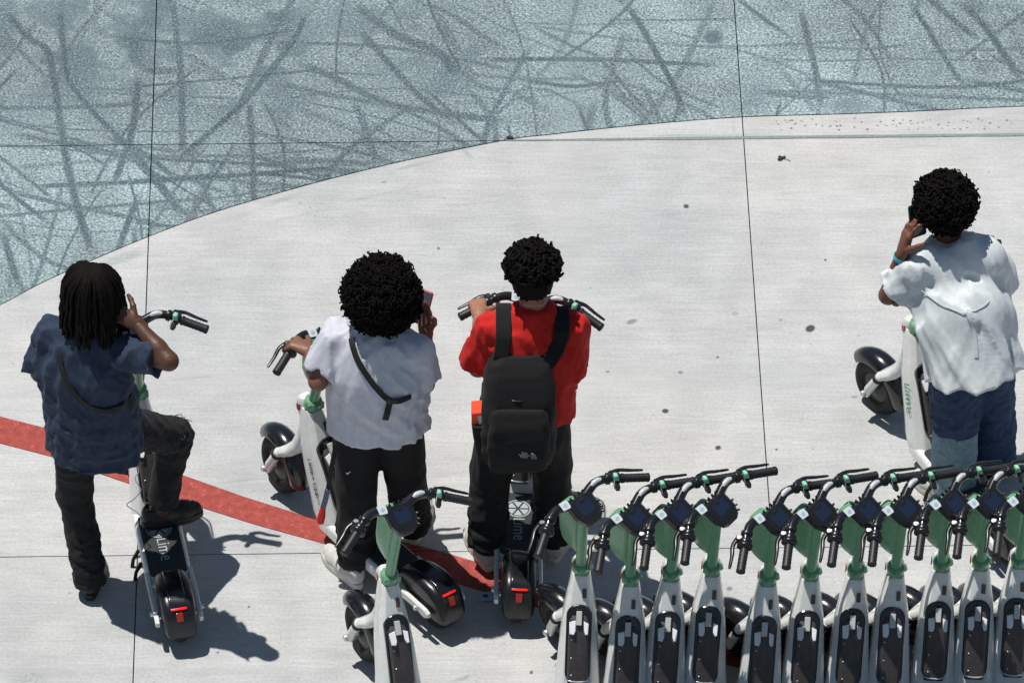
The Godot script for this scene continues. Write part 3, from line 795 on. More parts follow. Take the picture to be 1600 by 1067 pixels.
func build_ground() -> void:
	var tx := ground_textures()
	var g := MB.new()
	var sub := mat(lin(0.15, 0.135, 0.12), 0.95)
	g.box(Vector3(0, -0.53, 0), Vector3(500, 1.0, 500), 0.0)
	var gn := part(self, "ground", g, sub)
	gn.set_meta("kind", "structure"); gn.set_meta("label", "dark sub base showing in the joints between the concrete slabs"); gn.set_meta("category", "ground")
	var pave := Node3D.new(); pave.name = "pavement"; add_child(pave)
	pave.set_meta("kind", "structure"); pave.set_meta("label", "pale grey broomed concrete pavement cut into large slabs"); pave.set_meta("category", "pavement")
	var lane := Node3D.new(); lane.name = "road"; add_child(lane)
	lane.set_meta("kind", "structure"); lane.set_meta("label", "green tinted concrete lane covered in dark tyre marks"); lane.set_meta("category", "road")
	var bump := bump_tex(0.35, 3.0, 61, 512)
	var greys := []
	var greens := []
	for k in 3:
		var m := mat(Color(0.79, 0.795, 0.80) * [1.0, 0.985, 1.01][k], 0.85)
		m.albedo_texture = tx[0]
		greys.push_back(m)
		var e := mat(Color(1.0, 1.0, 1.0) * [0.95, 0.99, 0.97][k], 0.8)
		e.albedo_texture = tx[1]
		greens.push_back(e)
	var gp0 := edge_poly(-0.0035)
	var gp1 := edge_poly(0.0035)
	var sx := 2.755
	var sz := 2.864
	for i in range(-2, 4):
		for j in range(-3, 4):
			var x0 := -1.65 + (i - 1) * sx + 0.0026
			var x1 := x0 + sx - 0.0052
			var z0 := -1.452 + (j - 1) * sz + 0.0026
			var z1 := z0 + sz - 0.0052
			var cell := PackedVector2Array([grid_pt(x0, z0), grid_pt(x1, z0), grid_pt(x1, z1), grid_pt(x0, z1)])
			for pl in Geometry2D.intersect_polygons(cell, gp0):
				if pl.size() > 2 and not Geometry2D.is_polygon_clockwise(pl): part(lane, "slab", slab_mesh(pl, 0.0, 0.03), greens[1 if j == 1 and i < 1 else posmod(i * 2 + j, 3)])
			for pl in Geometry2D.clip_polygons(cell, gp1):
				if pl.size() > 2 and not Geometry2D.is_polygon_clockwise(pl): part(pave, "slab", slab_mesh(pl, 0.0, 0.03), greys[posmod(i * 2 + j * 5, 3)])
	# red painted band, one sheet laid over each slab
	var up := [[-6.0, -0.9], [-3.4, 0.10], [-2.269, 0.523], [-2.038, 0.61], [-1.748, 0.770], [-1.489, 0.895], [-1.175, 1.060], [-0.92, 1.18], [-0.667, 1.287], [-0.333, 1.409], [-0.055, 1.532], [0.166, 1.637], [0.6, 1.83], [1.1, 2.06], [3.0, 2.95], [6.0, 4.4]]
	var dn := [[-6.0, -0.72], [-3.4, 0.28], [-2.26, 0.702], [-2.029, 0.792], [-1.74, 0.943], [-1.426, 1.098], [-1.114, 1.245], [-0.834, 1.36], [-0.66, 1.44], [-0.443, 1.535], [-0.193, 1.645], [0.165, 1.801], [0.6, 1.995], [1.1, 2.225], [3.0, 3.12], [6.0, 4.57]]
	var band := PackedVector2Array()
	for q in up: band.push_back(Vector2(q[0], q[1]))
	for k in dn.size(): band.push_back(Vector2(dn[dn.size() - 1 - k][0], dn[dn.size() - 1 - k][1]))
	var rb := MB.new()
	for i in range(-2, 4):
		for j in range(-3, 4):
			var x0 := -1.65 + (i - 1) * sx + 0.0026
			var x1 := x0 + sx - 0.0052
			var z0 := -1.452 + (j - 1) * sz + 0.0026
			var z1 := z0 + sz - 0.0052
			var cell := PackedVector2Array([grid_pt(x0, z0), grid_pt(x1, z0), grid_pt(x1, z1), grid_pt(x0, z1)])
			for pl in Geometry2D.intersect_polygons(cell, band):
				if pl.size() > 2:
					var sm := slab_mesh(pl, 0.004, 0.0045)
					rb.add(sm)
	var pm := mat(Color(1, 1, 1), 0.7)
	pm.albedo_texture = red_texture()
	pm.uv1_triplanar = true
	pm.uv1_world_triplanar = true
	pm.uv1_scale = Vector3.ONE * 0.8
	var rbn := part(self, "painted_band", rb, pm)
	rbn.set_meta("kind", "structure"); rbn.set_meta("label", "worn red painted band curving across the pale slabs"); rbn.set_meta("category", "marking")
	# grey-green sealant in the joint that runs on from the corner of the green lane
	var sl := MB.new()
	var a := []
	for k in 45:
		var u := 0.0 + 6.0 * k / 44.0
		var p := grid_pt(u, -1.452)
		a.push_back([p, 0.004 + 0.006 * minf(1.0, u / 0.8) + 0.0012 * sin(k * 2.3)])
	for k in a.size() - 1:
		var p: Vector2 = a[k][0]; var q: Vector2 = a[k + 1][0]
		sl.add(slab_mesh(PackedVector2Array([p + Vector2(0, -a[k][1]), q + Vector2(0, -a[k + 1][1]), q + Vector2(0, a[k + 1][1]), p + Vector2(0, a[k][1])]), 0.003, 0.02))
	var sm2 := mat(lin(0.27, 0.33, 0.33), 0.8)
	sm2.albedo_texture = noise_tex(0.04, Color(0.8, 0.8, 0.8), Color(1, 1, 1), 71, 5)
	triplanar(sm2, 3.0)
	var sln := part(self, "joint_sealant", sl, sm2)
	sln.set_meta("kind", "structure"); sln.set_meta("label", "grey green sealant strip filling a straight pavement joint"); sln.set_meta("category", "sealant")
func red_texture() -> ImageTexture:
	var n := 512
	var a := seamless(0.05, n, n, 91, 4, n)
	var b := seamless(0.3, n, n, 92, 3, n)
	var d := PackedByteArray(); d.resize(n * n * 3)
	rng.seed = 5
	for i in n * n:
		var s := 1.0 + (a[i] - 128) * 0.0012 + (b[i] - 128) * 0.0016
		var chip := smoothstep(206.0, 222.0, b[i] * 0.75 + a[i] * 0.35)
		d[i * 3] = int(clampf(255.0 * lerpf(0.61 * s, 0.74, chip), 0, 255))
		d[i * 3 + 1] = int(clampf(255.0 * lerpf(0.25 * s, 0.62, chip), 0, 255))
		d[i * 3 + 2] = int(clampf(255.0 * lerpf(0.215 * s, 0.60, chip), 0, 255))
	var im := Image.create_from_data(n, n, false, Image.FORMAT_RGB8, d)
	im.generate_mipmaps()
	return ImageTexture.create_from_image(im)
var J1 := {"at": Vector3(-1.821, 0, 1.637), "head": Vector3(0.074, 1.665, 0.022), "neck": Vector3(0.062, 1.450, 0.012), "shL": Vector3(-0.103, 1.390, -0.029), "shR": Vector3(0.188, 1.410, 0.103), "elR": Vector3(0.404, 1.420, 0.173), "wrR": Vector3(0.263, 1.565, 0.114), "elL": Vector3(-0.168, 1.150, -0.062), "wrL": Vector3(-0.096, 1.100, -0.195), "pel": Vector3(0.064, 0.940, 0.000), "hipL": Vector3(-0.024, 0.920, -0.012), "hipR": Vector3(0.145, 0.920, 0.012), "knL": Vector3(-0.048, 0.500, -0.041), "anL": Vector3(0.003, 0.100, 0.049), "knR": Vector3(0.377, 0.660, -0.220), "anR": Vector3(0.310, 0.270, -0.195)}
var J2 := {"at": Vector3(-0.554, 0, 1.509), "head": Vector3(0.016, 1.575, 0.017), "neck": Vector3(0.012, 1.420, 0.017), "shL": Vector3(-0.182, 1.335, 0.050), "shR": Vector3(0.151, 1.325, 0.124), "elL": Vector3(-0.256, 1.100, 0.064), "wrL": Vector3(-0.283, 1.130, -0.068), "elR": Vector3(0.187, 1.090, 0.069), "wrR": Vector3(0.187, 1.290, -0.011), "pel": Vector3(-0.016, 0.930, 0.008), "hipL": Vector3(-0.104, 0.900, -0.008), "hipR": Vector3(0.071, 0.900, 0.025), "knL": Vector3(-0.114, 0.490, 0.025), "anL": Vector3(-0.114, 0.090, 0.070), "knR": Vector3(0.093, 0.490, -0.066), "anR": Vector3(0.126, 0.090, -0.175)}
var J3 := {"at": Vector3(0.083, 0, 1.463), "head": Vector3(0.003, 1.585, -0.017), "neck": Vector3(0.006, 1.415, 0.017), "shL": Vector3(-0.167, 1.325, 0.029), "shR": Vector3(0.167, 1.325, 0.029), "elL": Vector3(-0.227, 1.080, -0.004), "wrL": Vector3(-0.214, 1.090, -0.280), "elR": Vector3(0.155, 1.080, 0.029), "wrR": Vector3(0.053, 1.140, -0.180), "pel": Vector3(-0.029, 0.930, 0.012), "hipL": Vector3(-0.110, 0.900, 0.012), "hipR": Vector3(0.058, 0.900, 0.012), "knL": Vector3(-0.171, 0.490, -0.021), "anL": Vector3(-0.191, 0.090, 0.046), "knR": Vector3(0.087, 0.490, -0.046), "anR": Vector3(0.099, 0.090, -0.004)}
var J4 := {"at": Vector3(1.959, 0, 1.065), "head": Vector3(-0.115, 1.635, -0.034), "neck": Vector3(-0.080, 1.430, -0.008), "shL": Vector3(-0.206, 1.375, 0.064), "shR": Vector3(0.066, 1.365, 0.008), "elL": Vector3(-0.341, 1.270, 0.127), "wrL": Vector3(-0.292, 1.475, 0.080), "elR": Vector3(0.136, 1.150, -0.055), "wrR": Vector3(0.047, 1.170, -0.269), "pel": Vector3(0.005, 0.930, 0.008), "hipL": Vector3(-0.061, 0.900, 0.042), "hipR": Vector3(0.079, 0.900, -0.017), "knL": Vector3(-0.043, 0.490, 0.017), "anL": Vector3(-0.023, 0.090, 0.051), "knR": Vector3(0.119, 0.490, -0.111), "anR": Vector3(0.150, 0.090, -0.153)}
func torso_prims(J: Dictionary, half: float, flat: float, hem: Vector3, hem_half: float, hem_n: Vector3, sl: Array, sl_r: float, hem_flat := 1.3) -> Array:
	# sl: fraction of the upper arm that the sleeves cover, left and right
	var rt: Vector3 = (J.shR - J.shL).normalized()
	var bk := rt.cross(Vector3.UP).normalized()
	var c: Vector3 = (J.shL + J.shR) * 0.5
	var ps := []
	ps.push_back(pr(J.shL, J.shR, 0.054, 0.054, 0.05))
	ps.push_back(pr(c + Vector3(0, -0.03, 0) + bk * 0.015, c + Vector3(0, -0.14, 0) + bk * 0.02, 0.125, half - 0.008, 0.06, bk, flat))
	ps.push_back(cut(pr(J.neck + Vector3(0, -0.09, 0), J.neck + Vector3(0, 0.03, 0), 0.105, 0.062, 0.06), J.neck + Vector3(0, 0.012, 0) + bk * 0.02, (Vector3.UP - bk * 0.15)))
	var wa: Vector3 = c.lerp(hem, 0.55)
	ps.push_back(pr(c + Vector3(0, -0.14, 0) + bk * 0.015, wa, half, lerpf(half, hem_half, 0.35), 0.06, bk, flat))
	var hd := (hem - wa).normalized()
	ps.push_back(cut(pr(wa, hem + hd * 0.12, lerpf(half, hem_half, 0.35), hem_half * 1.02, 0.06, bk, hem_flat), hem, hem_n))
	for i in 2:
		var s: String = ["L", "R"][i]
		var sh: Vector3 = J["sh" + s]; var el: Vector3 = J["el" + s]
		var e := sh.lerp(el, sl[i])
		var d := (el - sh).normalized()
		ps.push_back(cut(pr(sh, e + d * 0.08, 0.062, sl_r, 0.04), e, d))
	for i in 2:
		var s: String = ["L", "R"][i]
		var sh: Vector3 = J["sh" + s]; var el: Vector3 = J["el" + s]
		var e := sh.lerp(el, sl[i])
		var d := (el - sh).normalized()
		ps.push_back(hollow(pr(e - d * 0.005, e + d * 0.1, sl_r - 0.022, sl_r - 0.012, 0.01)))
	ps.push_back(hollow(pr(hem + hd * 0.0, hem + hd * 0.12, hem_half - 0.03, hem_half - 0.012, 0.01, bk, hem_flat)))
	ps.push_back(hollow(pr(J.neck + Vector3(0, 0.02, 0) - bk * 0.012, J.neck + Vector3(0, 0.1, 0) - bk * 0.012, 0.052, 0.06, 0.01)))
	return ps
func leg_prims(J: Dictionary, r: Array, bk: Vector3, ends: Array) -> Array:
	var ps := []
	ps.push_back(pr(J.hipL.lerp(J.hipR, 0.12), J.hipL.lerp(J.hipR, 0.88), 0.112, 0.112, 0.05))
	ps.push_back(pr(J.pel + Vector3(0, 0.02, 0), J.pel + Vector3(0, 0.10, 0), 0.14, 0.125, 0.05, bk, 1.4))
	for i in 2:
		var s: String = ["L", "R"][i]
		var hp: Vector3 = J["hip" + s]; var kn: Vector3 = J["kn" + s]; var an: Vector3 = J["an" + s]
		var d := (an - kn).normalized()
		ps.push_back(pr(hp, kn, r[0], r[1], 0.035))
		ps.push_back(pr(kn, kn.lerp(an, 0.5), r[1], r[2], 0.02))
		var e: Vector3 = an + d * float(ends[i])
		ps.push_back(cut(pr(kn.lerp(an, 0.5), e + d * 0.06, r[2], r[3], 0.02), e, d))
	for i in 2:
		var s: String = ["L", "R"][i]
		var kn: Vector3 = J["kn" + s]; var an: Vector3 = J["an" + s]
		var d := (an - kn).normalized()
		var e: Vector3 = an + d * float(ends[i])
		ps.push_back(hollow(pr(e, e + d * 0.06, float(r[3]) - 0.016, float(r[3]) - 0.01, 0.01)))
	return ps
func person(label: String, J: Dictionary) -> Node3D:
	return thing("person", label, "person", J.at, 0.0, "people waiting with scooters")
func people() -> void:
	var hair_m := mat(lin(0.0065, 0.0052, 0.0045), 0.7)
	hair_m.metallic_specular = 0.22
	var sole_w := mat(lin(0.62, 0.60, 0.54), 0.7)
	var upper_w := cloth(lin(0.66, 0.65, 0.61), 301, 60, 0.85, 0.6)
	var black_c := cloth(lin(0.007, 0.007, 0.008), 310, 60, 0.7, 1.2)
	var web := mat(lin(0.008, 0.008, 0.009), 0.8)
	var skins := []
	for c in [lin(0.115, 0.048, 0.028), lin(0.25, 0.115, 0.07), lin(0.42, 0.20, 0.125), lin(0.20, 0.082, 0.046)]:
		var m := mat(c, 0.5)
		m.albedo_texture = noise_tex(0.03, Color(0.84, 0.82, 0.8), Color(1, 1, 1), 321, 5)
		m.subsurf_scatter_enabled = true
		m.subsurf_scatter_strength = 0.06
		skins.push_back(triplanar(m, 7.0))
	person_denim(hair_m, skins[0], web)
	print("p1 ", Time.get_ticks_msec())
	person_white(hair_m, skins[1], web, black_c, upper_w, sole_w)
	print("p2 ", Time.get_ticks_msec())
	person_red(hair_m, skins[2], black_c, upper_w, sole_w)
	print("p3 ", Time.get_ticks_msec())
	person_pale(hair_m, skins[3], upper_w, sole_w)
	print("p4 ", Time.get_ticks_msec())
func person_denim(hair_m: Material, skin: Material, web: Material) -> void:
	var J := J1
	J.elR = Vector3(0.395, 1.455, 0.225); J.wrR = Vector3(0.258, 1.55, 0.095)
	J.wrL = Vector3(-0.03, 1.105, -0.255)
	var p := person("person in a dark blue denim shirt with long locs, one foot on a scooter", J)
	var face := Vector3(0.25, 0, -0.97).normalized()
	body(p, J, face, skin, [[J.wrL, Vector3(0.25, 0.05, -1), Vector3(0, -1, 0), Vector3(1, 0, 0.2), [1.0, 1.2, 0.8]], [J.wrR, Vector3(-0.75, 0.35, -0.25), Vector3(-0.35, -0.25, -0.9), Vector3(-0.1, 0.9, -0.1), [0.9, 1.1, 0.7]]])
	var rt: Vector3 = (J.shR - J.shL).normalized()
	var bk := rt.cross(Vector3.UP).normalized()
	var ps := torso_prims(J, 0.188, 1.5, Vector3(0.05, 0.81, 0.03), 0.205, Vector3(0.05, -1, 0.12), [0.92, 0.74], 0.072)
	var sh := MB.new()
	sdf(ps, 0.009, sh, [fold(6.0, Vector3(0.35, 1, 0), 0.14, 0.017, 11), fold(8.0, Vector3(1, -0.6, 0), 0.14, 0.011, 12), fold(13.0, Vector3(0, 1, 0.3), 0.9, 0.010, 13, true, J.elR, 0.16), fold(10.0, Vector3(1, 0.15, 0), 0.15, 0.014, 14, true, Vector3(0.05, 0.92, 0.12), 0.3)])
	part(p, "shirt", sh, cloth(lin(0.028, 0.050, 0.10), 401, 60, 0.72, 2.0))
	var bag := thing("sling_bag", "thin black sling strap across the back of the denim shirt", "bag", J.at)
	part(bag, "strap", back_strap([[-0.07, 1.40], [-0.05, 1.32], [-0.01, 1.25], [0.05, 1.19], [0.12, 1.165], [0.18, 1.18], [0.205, 1.2]], 0.026, 0.005), web)
	var pz := back_z(0.2, 1.17)
	part(bag, "pouch", MB.new().loft([rrect(Vector3(0.205, 1.10, pz - 0.05), Vector3.LEFT, Vector3.BACK, 0.018, 0.03, 0.014), rrect(Vector3(0.212, 1.15, pz - 0.05), Vector3.LEFT, Vector3.BACK, 0.026, 0.042, 0.02), rrect(Vector3(0.208, 1.2, pz - 0.055), Vector3.LEFT, Vector3.BACK, 0.02, 0.035, 0.016)]), web)
	var tr := MB.new()
	sdf(leg_prims(J, [0.092, 0.074, 0.062, 0.066], bk, [0.035, -0.04]), 0.0085, tr, [fold(9.0, Vector3(1, 0, 0.4), 0.35, 0.009, 21), fold(16.0, Vector3(1, 0.2, 0.2), 0.3, 0.012, 22, true, J.anL + Vector3(0, 0.12, 0), 0.2), fold(15.0, Vector3(0.4, 1, 0.2), 0.4, 0.012, 23, true, J.knR, 0.15)])
	part(p, "jeans", tr, cloth(lin(0.012, 0.012, 0.0135), 411, 60, 0.55, 2.0))
	# frayed rip at the raised knee
	var rip := RandomNumberGenerator.new(); rip.seed = 9
	var fr := MB.new()
	for i in 34:
		var c: Vector3 = J.knR + Vector3(rip.randf_range(-0.03, 0.05), rip.randf_range(0.05, 0.078), rip.randf_range(-0.05, 0.06))
		fr.tube([c, c + Vector3(rip.randf_range(-0.03, 0.03), rip.randf_range(0.002, 0.012), rip.randf_range(-0.012, 0.012)), c + Vector3(rip.randf_range(-0.05, 0.05), -0.005, rip.randf_range(-0.03, 0.03))], 0.0014, 4)
	var frn := part(p, "frayed_rip", fr, mat(lin(0.12, 0.125, 0.135), 0.9))
	frn.set_meta("label", "pale frayed threads at the ripped knee")
	var clog := mat(lin(0.010, 0.010, 0.011), 0.55)
	shoe(p, J.anL + Vector3(0.0, -J.anL.y, 0.055), Vector3(0.1, 0, -1), clog, clog, 0.27)
	# the clog on the deck: toe to the right
	var hl := Vector3(0.225, 0.168, -0.185)
	var dr := Vector3(0.93, 0, -0.36).normalized()
	shoe(p, hl, dr, clog, clog, 0.275)
	var sd := dr.cross(Vector3.UP)
	for q in [[0.70, -0.022], [0.70, 0.0], [0.70, 0.022], [0.78, -0.02], [0.78, 0.002], [0.78, 0.022], [0.85, -0.008], [0.85, 0.012]]:
		var c: Vector3 = hl + dr * (0.275 * float(q[0])) + sd * float(q[1]) + Vector3(0, 0.086 - 0.055 * maxf(0.0, float(q[0]) - 0.7) - absf(q[1]) * 0.35, 0)
		part(p, "clog_hole", MB.new().lathe([[0.0052, -0.004], [0.0056, 0.0012], [0.003, 0.0016]], c, Vector3.UP, 8), mat(lin(0.055, 0.065, 0.075), 0.6))
	# locs
	var r := RandomNumberGenerator.new(); r.seed = 31
	var h: Vector3 = J.head
	var hm := MB.new()
	var rings := []
	for i in 13:
		var th := PI * (0.02 + 0.62 * i / 12.0)
		var ring := PackedVector3Array()
		for j in 24:
			var ph := TAU * j / 24.0
			ring.push_back(h + Vector3(0, 0.015, 0) + Vector3(sin(th) * cos(ph) * 0.104, cos(th) * 0.106, sin(th) * sin(ph) * 0.113))
		rings.push_back(ring)
	hm.loft(rings)
	for i in 230:
		var ph := r.randf() * TAU
		var d := Vector3(cos(ph), 0, sin(ph))
		if d.dot(face) > 0.78: continue
		var up0 := r.randf_range(0.0, 1.0)
		var rr := 0.115 + r.randf_range(-0.016, 0.014)
		var path := [h + Vector3(d.x * 0.03 * up0, 0.118, d.z * 0.03 * up0 - 0.0) + Vector3(r.randf_range(-0.03, 0.03), 0.0, r.randf_range(-0.035, 0.035))]
		var w := r.randf_range(-0.25, 0.25)
		for k in 5:
			var t := (k + 1) / 5.0
			var dd := d.rotated(Vector3.UP, w * t)
			path.push_back(h + Vector3(dd.x * rr * sin(t * PI * 0.5) * 0.96, 0.015 + 0.108 * cos(t * PI * 0.5) + 0.006, dd.z * rr * sin(t * PI * 0.5)))
		var low := r.randf_range(0.10, 0.235)
		if d.dot(face) > 0.3: low *= 0.6
		var dd2 := d.rotated(Vector3.UP, w)
		var out := r.randf_range(1.0, 1.14)
		var len_ := low + 0.015
		for k in 4:
			var t := (k + 1) / 4.0
			path.push_back(h + Vector3(dd2.x * rr * lerpf(1.0, out, t) + r.randf_range(-0.006, 0.006), 0.015 - len_ * t, dd2.z * rr * lerpf(1.0, out + 0.06, t) + r.randf_range(-0.006, 0.006)))
		var cp := curve3(path, 3)
		var rad := []
		for k in cp.size(): rad.push_back((0.0072 + 0.0012 * sin(k * 2.1 + i)) * (0.6 if k == cp.size() - 1 else 1.0) * (0.75 if k < 3 else 1.0))
		hm.tube(cp, rad, 6)
	part(p, "hair", hm, hair_m)
	phone("black phone held to the ear of the person with locs", J.at + Vector3(0.175, 1.60, 0.0), Vector3(-0.8, 0, 0.5), Vector3(0.1, 1, -0.3), M.black, M.screen)
	# white cable from the pocket
	var cab := MB.new()
	cab.tube(curve3([Vector3(0.19, 0.80, 0.075), Vector3(0.225, 0.76, 0.06), Vector3(0.235, 0.68, 0.03), Vector3(0.215, 0.6, -0.01), Vector3(0.235, 0.52, -0.03), Vector3(0.20, 0.44, -0.06), Vector3(0.17, 0.40, -0.07), Vector3(0.22, 0.33, -0.09), Vector3(0.225, 0.26, -0.1)], 6), 0.0022, 6)
	var cn := part(self, "earphone_cable", cab, mat(lin(0.6, 0.62, 0.63), 0.5))
	cn.position = J.at
	tag(cn, "thin white cable dangling from the pocket of the black jeans by the raised leg", "cable")
func person_white(hair_m: Material, skin: Material, web: Material, black_c: Material, upper_w: Material, sole_w: Material) -> void:
	var J := J2
	J.elL = Vector3(-0.262, 1.160, 0.135); J.wrL = Vector3(-0.302, 1.138, -0.085)
	J.wrR = Vector3(0.192, 1.28, -0.04)
	var p := person("person in a white t-shirt and black trousers with a large round afro", J)
	var face := Vector3(0.1, -0.1, -1).normalized()
	body(p, J, face, skin, [[J.wrL, Vector3(-0.85, 0.12, -0.62), Vector3(0, -1, 0), Vector3(0.6, 0, -0.8), [0.75, 1.1, 0.7], 0.05, 0.1], [J.wrR, Vector3(-0.12, 1, -0.42), Vector3(-0.55, 0.3, 0.75), Vector3(0.8, 0, 0.6), [0.25, 0.5, 0.4]]])
	var rt: Vector3 = (J.shR - J.shL).normalized()
	var bk := rt.cross(Vector3.UP).normalized()
	var sh := MB.new()
	sdf(torso_prims(J, 0.192, 1.45, Vector3(-0.018, 0.86, 0.065), 0.208, Vector3(0.06, -1, 0.1), [0.80, 0.70], 0.08), 0.009, sh, [fold(6.0, Vector3(0.25, 1, 0), 0.13, 0.016, 31), fold(9.0, Vector3(0.9, -0.8, 0), 0.13, 0.016, 32, true, Vector3(0.1, 1.05, 0.15), 0.34), fold(10.0, Vector3(0.1, 1, 0), 0.13, 0.012, 33, true, J.shL, 0.3), fold(11.0, Vector3(1, 0.3, 0), 0.14, 0.012, 34, true, Vector3(0.12, 0.9, 0.12), 0.25)])
	part(p, "t_shirt", sh, cloth(lin(0.66, 0.68, 0.76), 421, 60, 0.9, 0.8))
	var bag := thing("sling_strap", "black sling strap with a hanging tail on the white t-shirt", "strap", J.at)
	part(bag, "strap", back_strap([[-0.118, 1.40], [-0.108, 1.37], [-0.088, 1.33], [-0.045, 1.265], [0.0, 1.21], [0.04, 1.17], [0.08, 1.16], [0.13, 1.165]], 0.027, 0.005), web)
	part(bag, "strap_tail", back_strap([[0.044, 1.175], [0.036, 1.13], [0.028, 1.09], [0.022, 1.05]], 0.027, 0.004, 0.007), web)
	part(bag, "buckle", MB.new().box(Vector3(0.05, 1.168, back_z(0.05, 1.168) + 0.010), Vector3(0.05, 0.028, 0.012), 0.004), M.black)
	var tr := MB.new()
	sdf(leg_prims(J, [0.104, 0.088, 0.078, 0.076], bk, [-0.005, -0.005]), 0.009, tr, [fold(5.0, Vector3(0, 1, 0), 0.3, 0.010, 41), fold(13.0, Vector3(1, 0, 0.3), 0.3, 0.013, 42, true, J.anL + Vector3(0, 0.1, 0), 0.22), fold(13.0, Vector3(1, 0, 0.3), 0.3, 0.012, 43, true, J.anR + Vector3(0, 0.1, 0), 0.22)])
	var tn := part(p, "trousers", tr, black_c)
	# small white bird-like tick mark on the thigh
	part(tn, "tick_mark", MB.new().plate(PackedVector2Array([Vector2(-0.012, 0.008), Vector2(-0.006, 0.0), Vector2(0.014, 0.012), Vector2(-0.004, -0.008)]), Vector3(-0.145, 0.62, back_z(-0.145, 0.62) + 0.004), Vector3.RIGHT, Vector3.UP, 0.002), M.cap)
	shoe(p, Vector3(-0.098, 0.001, 0.165), Vector3(-0.53, 0, -0.85), upper_w, sole_w, 0.30)
	shoe(p, Vector3(0.128, 0.001, -0.125), Vector3(0.16, 0, -0.98), upper_w, sole_w, 0.30)
	part(p, "hair", curls(J.head + Vector3(-0.006, -0.015, 0.035), Vector3(0.165, 0.172, 0.17), 2600, 0.0105, 0.0034, 1.5, 51, face, -0.75), hair_m)
	phone("phone in a red case held up by the person with the round afro", J.at + Vector3(0.172, 1.385, -0.085), Vector3(-0.35, 0.35, 0.85), Vector3(0.25, 1, -0.3), mat(lin(0.6, 0.03, 0.03), 0.4), mat(lin(0.09, 0.11, 0.15), 0.12, 0.0, 0.5))
	# lanyard with red tassel
	var ly := thing("lanyard", "dark patterned lanyard with a red end hanging beside the black trousers", "lanyard", J.at)
	part(ly, "cord", strap(curve3([Vector3(-0.195, 0.79, 0.125), Vector3(-0.215, 0.67, 0.135), Vector3(-0.232, 0.54, 0.12), Vector3(-0.255, 0.42, 0.095)], 5), 0.02, 0.004, rep(Vector3(0, 0.3, 1), 16)), web)
	var pat := mat(lin(0.25, 0.3, 0.42), 0.7)
	pat.albedo_texture = noise_tex(0.12, Color(0.05, 0.05, 0.1), Color(1, 1, 1), 77, 2, 128, 0.5)
	triplanar(pat, 14.0)
	part(ly, "printed_band", strap([Vector3(-0.232, 0.55, 0.127), Vector3(-0.243, 0.48, 0.114), Vector3(-0.255, 0.42, 0.10)], 0.024, 0.006, rep(Vector3(0, 0.3, 1), 3)), pat)
	part(ly, "tassel", MB.new().tube([Vector3(-0.251, 0.425, 0.088), Vector3(-0.257, 0.40, 0.087), Vector3(-0.263, 0.36, 0.084), Vector3(-0.268, 0.325, 0.082)], [0.009, 0.013, 0.017, 0.016], 10), mat(lin(0.75, 0.02, 0.01), 0.5))
func rep(v: Vector3, n: int) -> Array:
	var a := []
	for i in n: a.push_back(v)
	return a
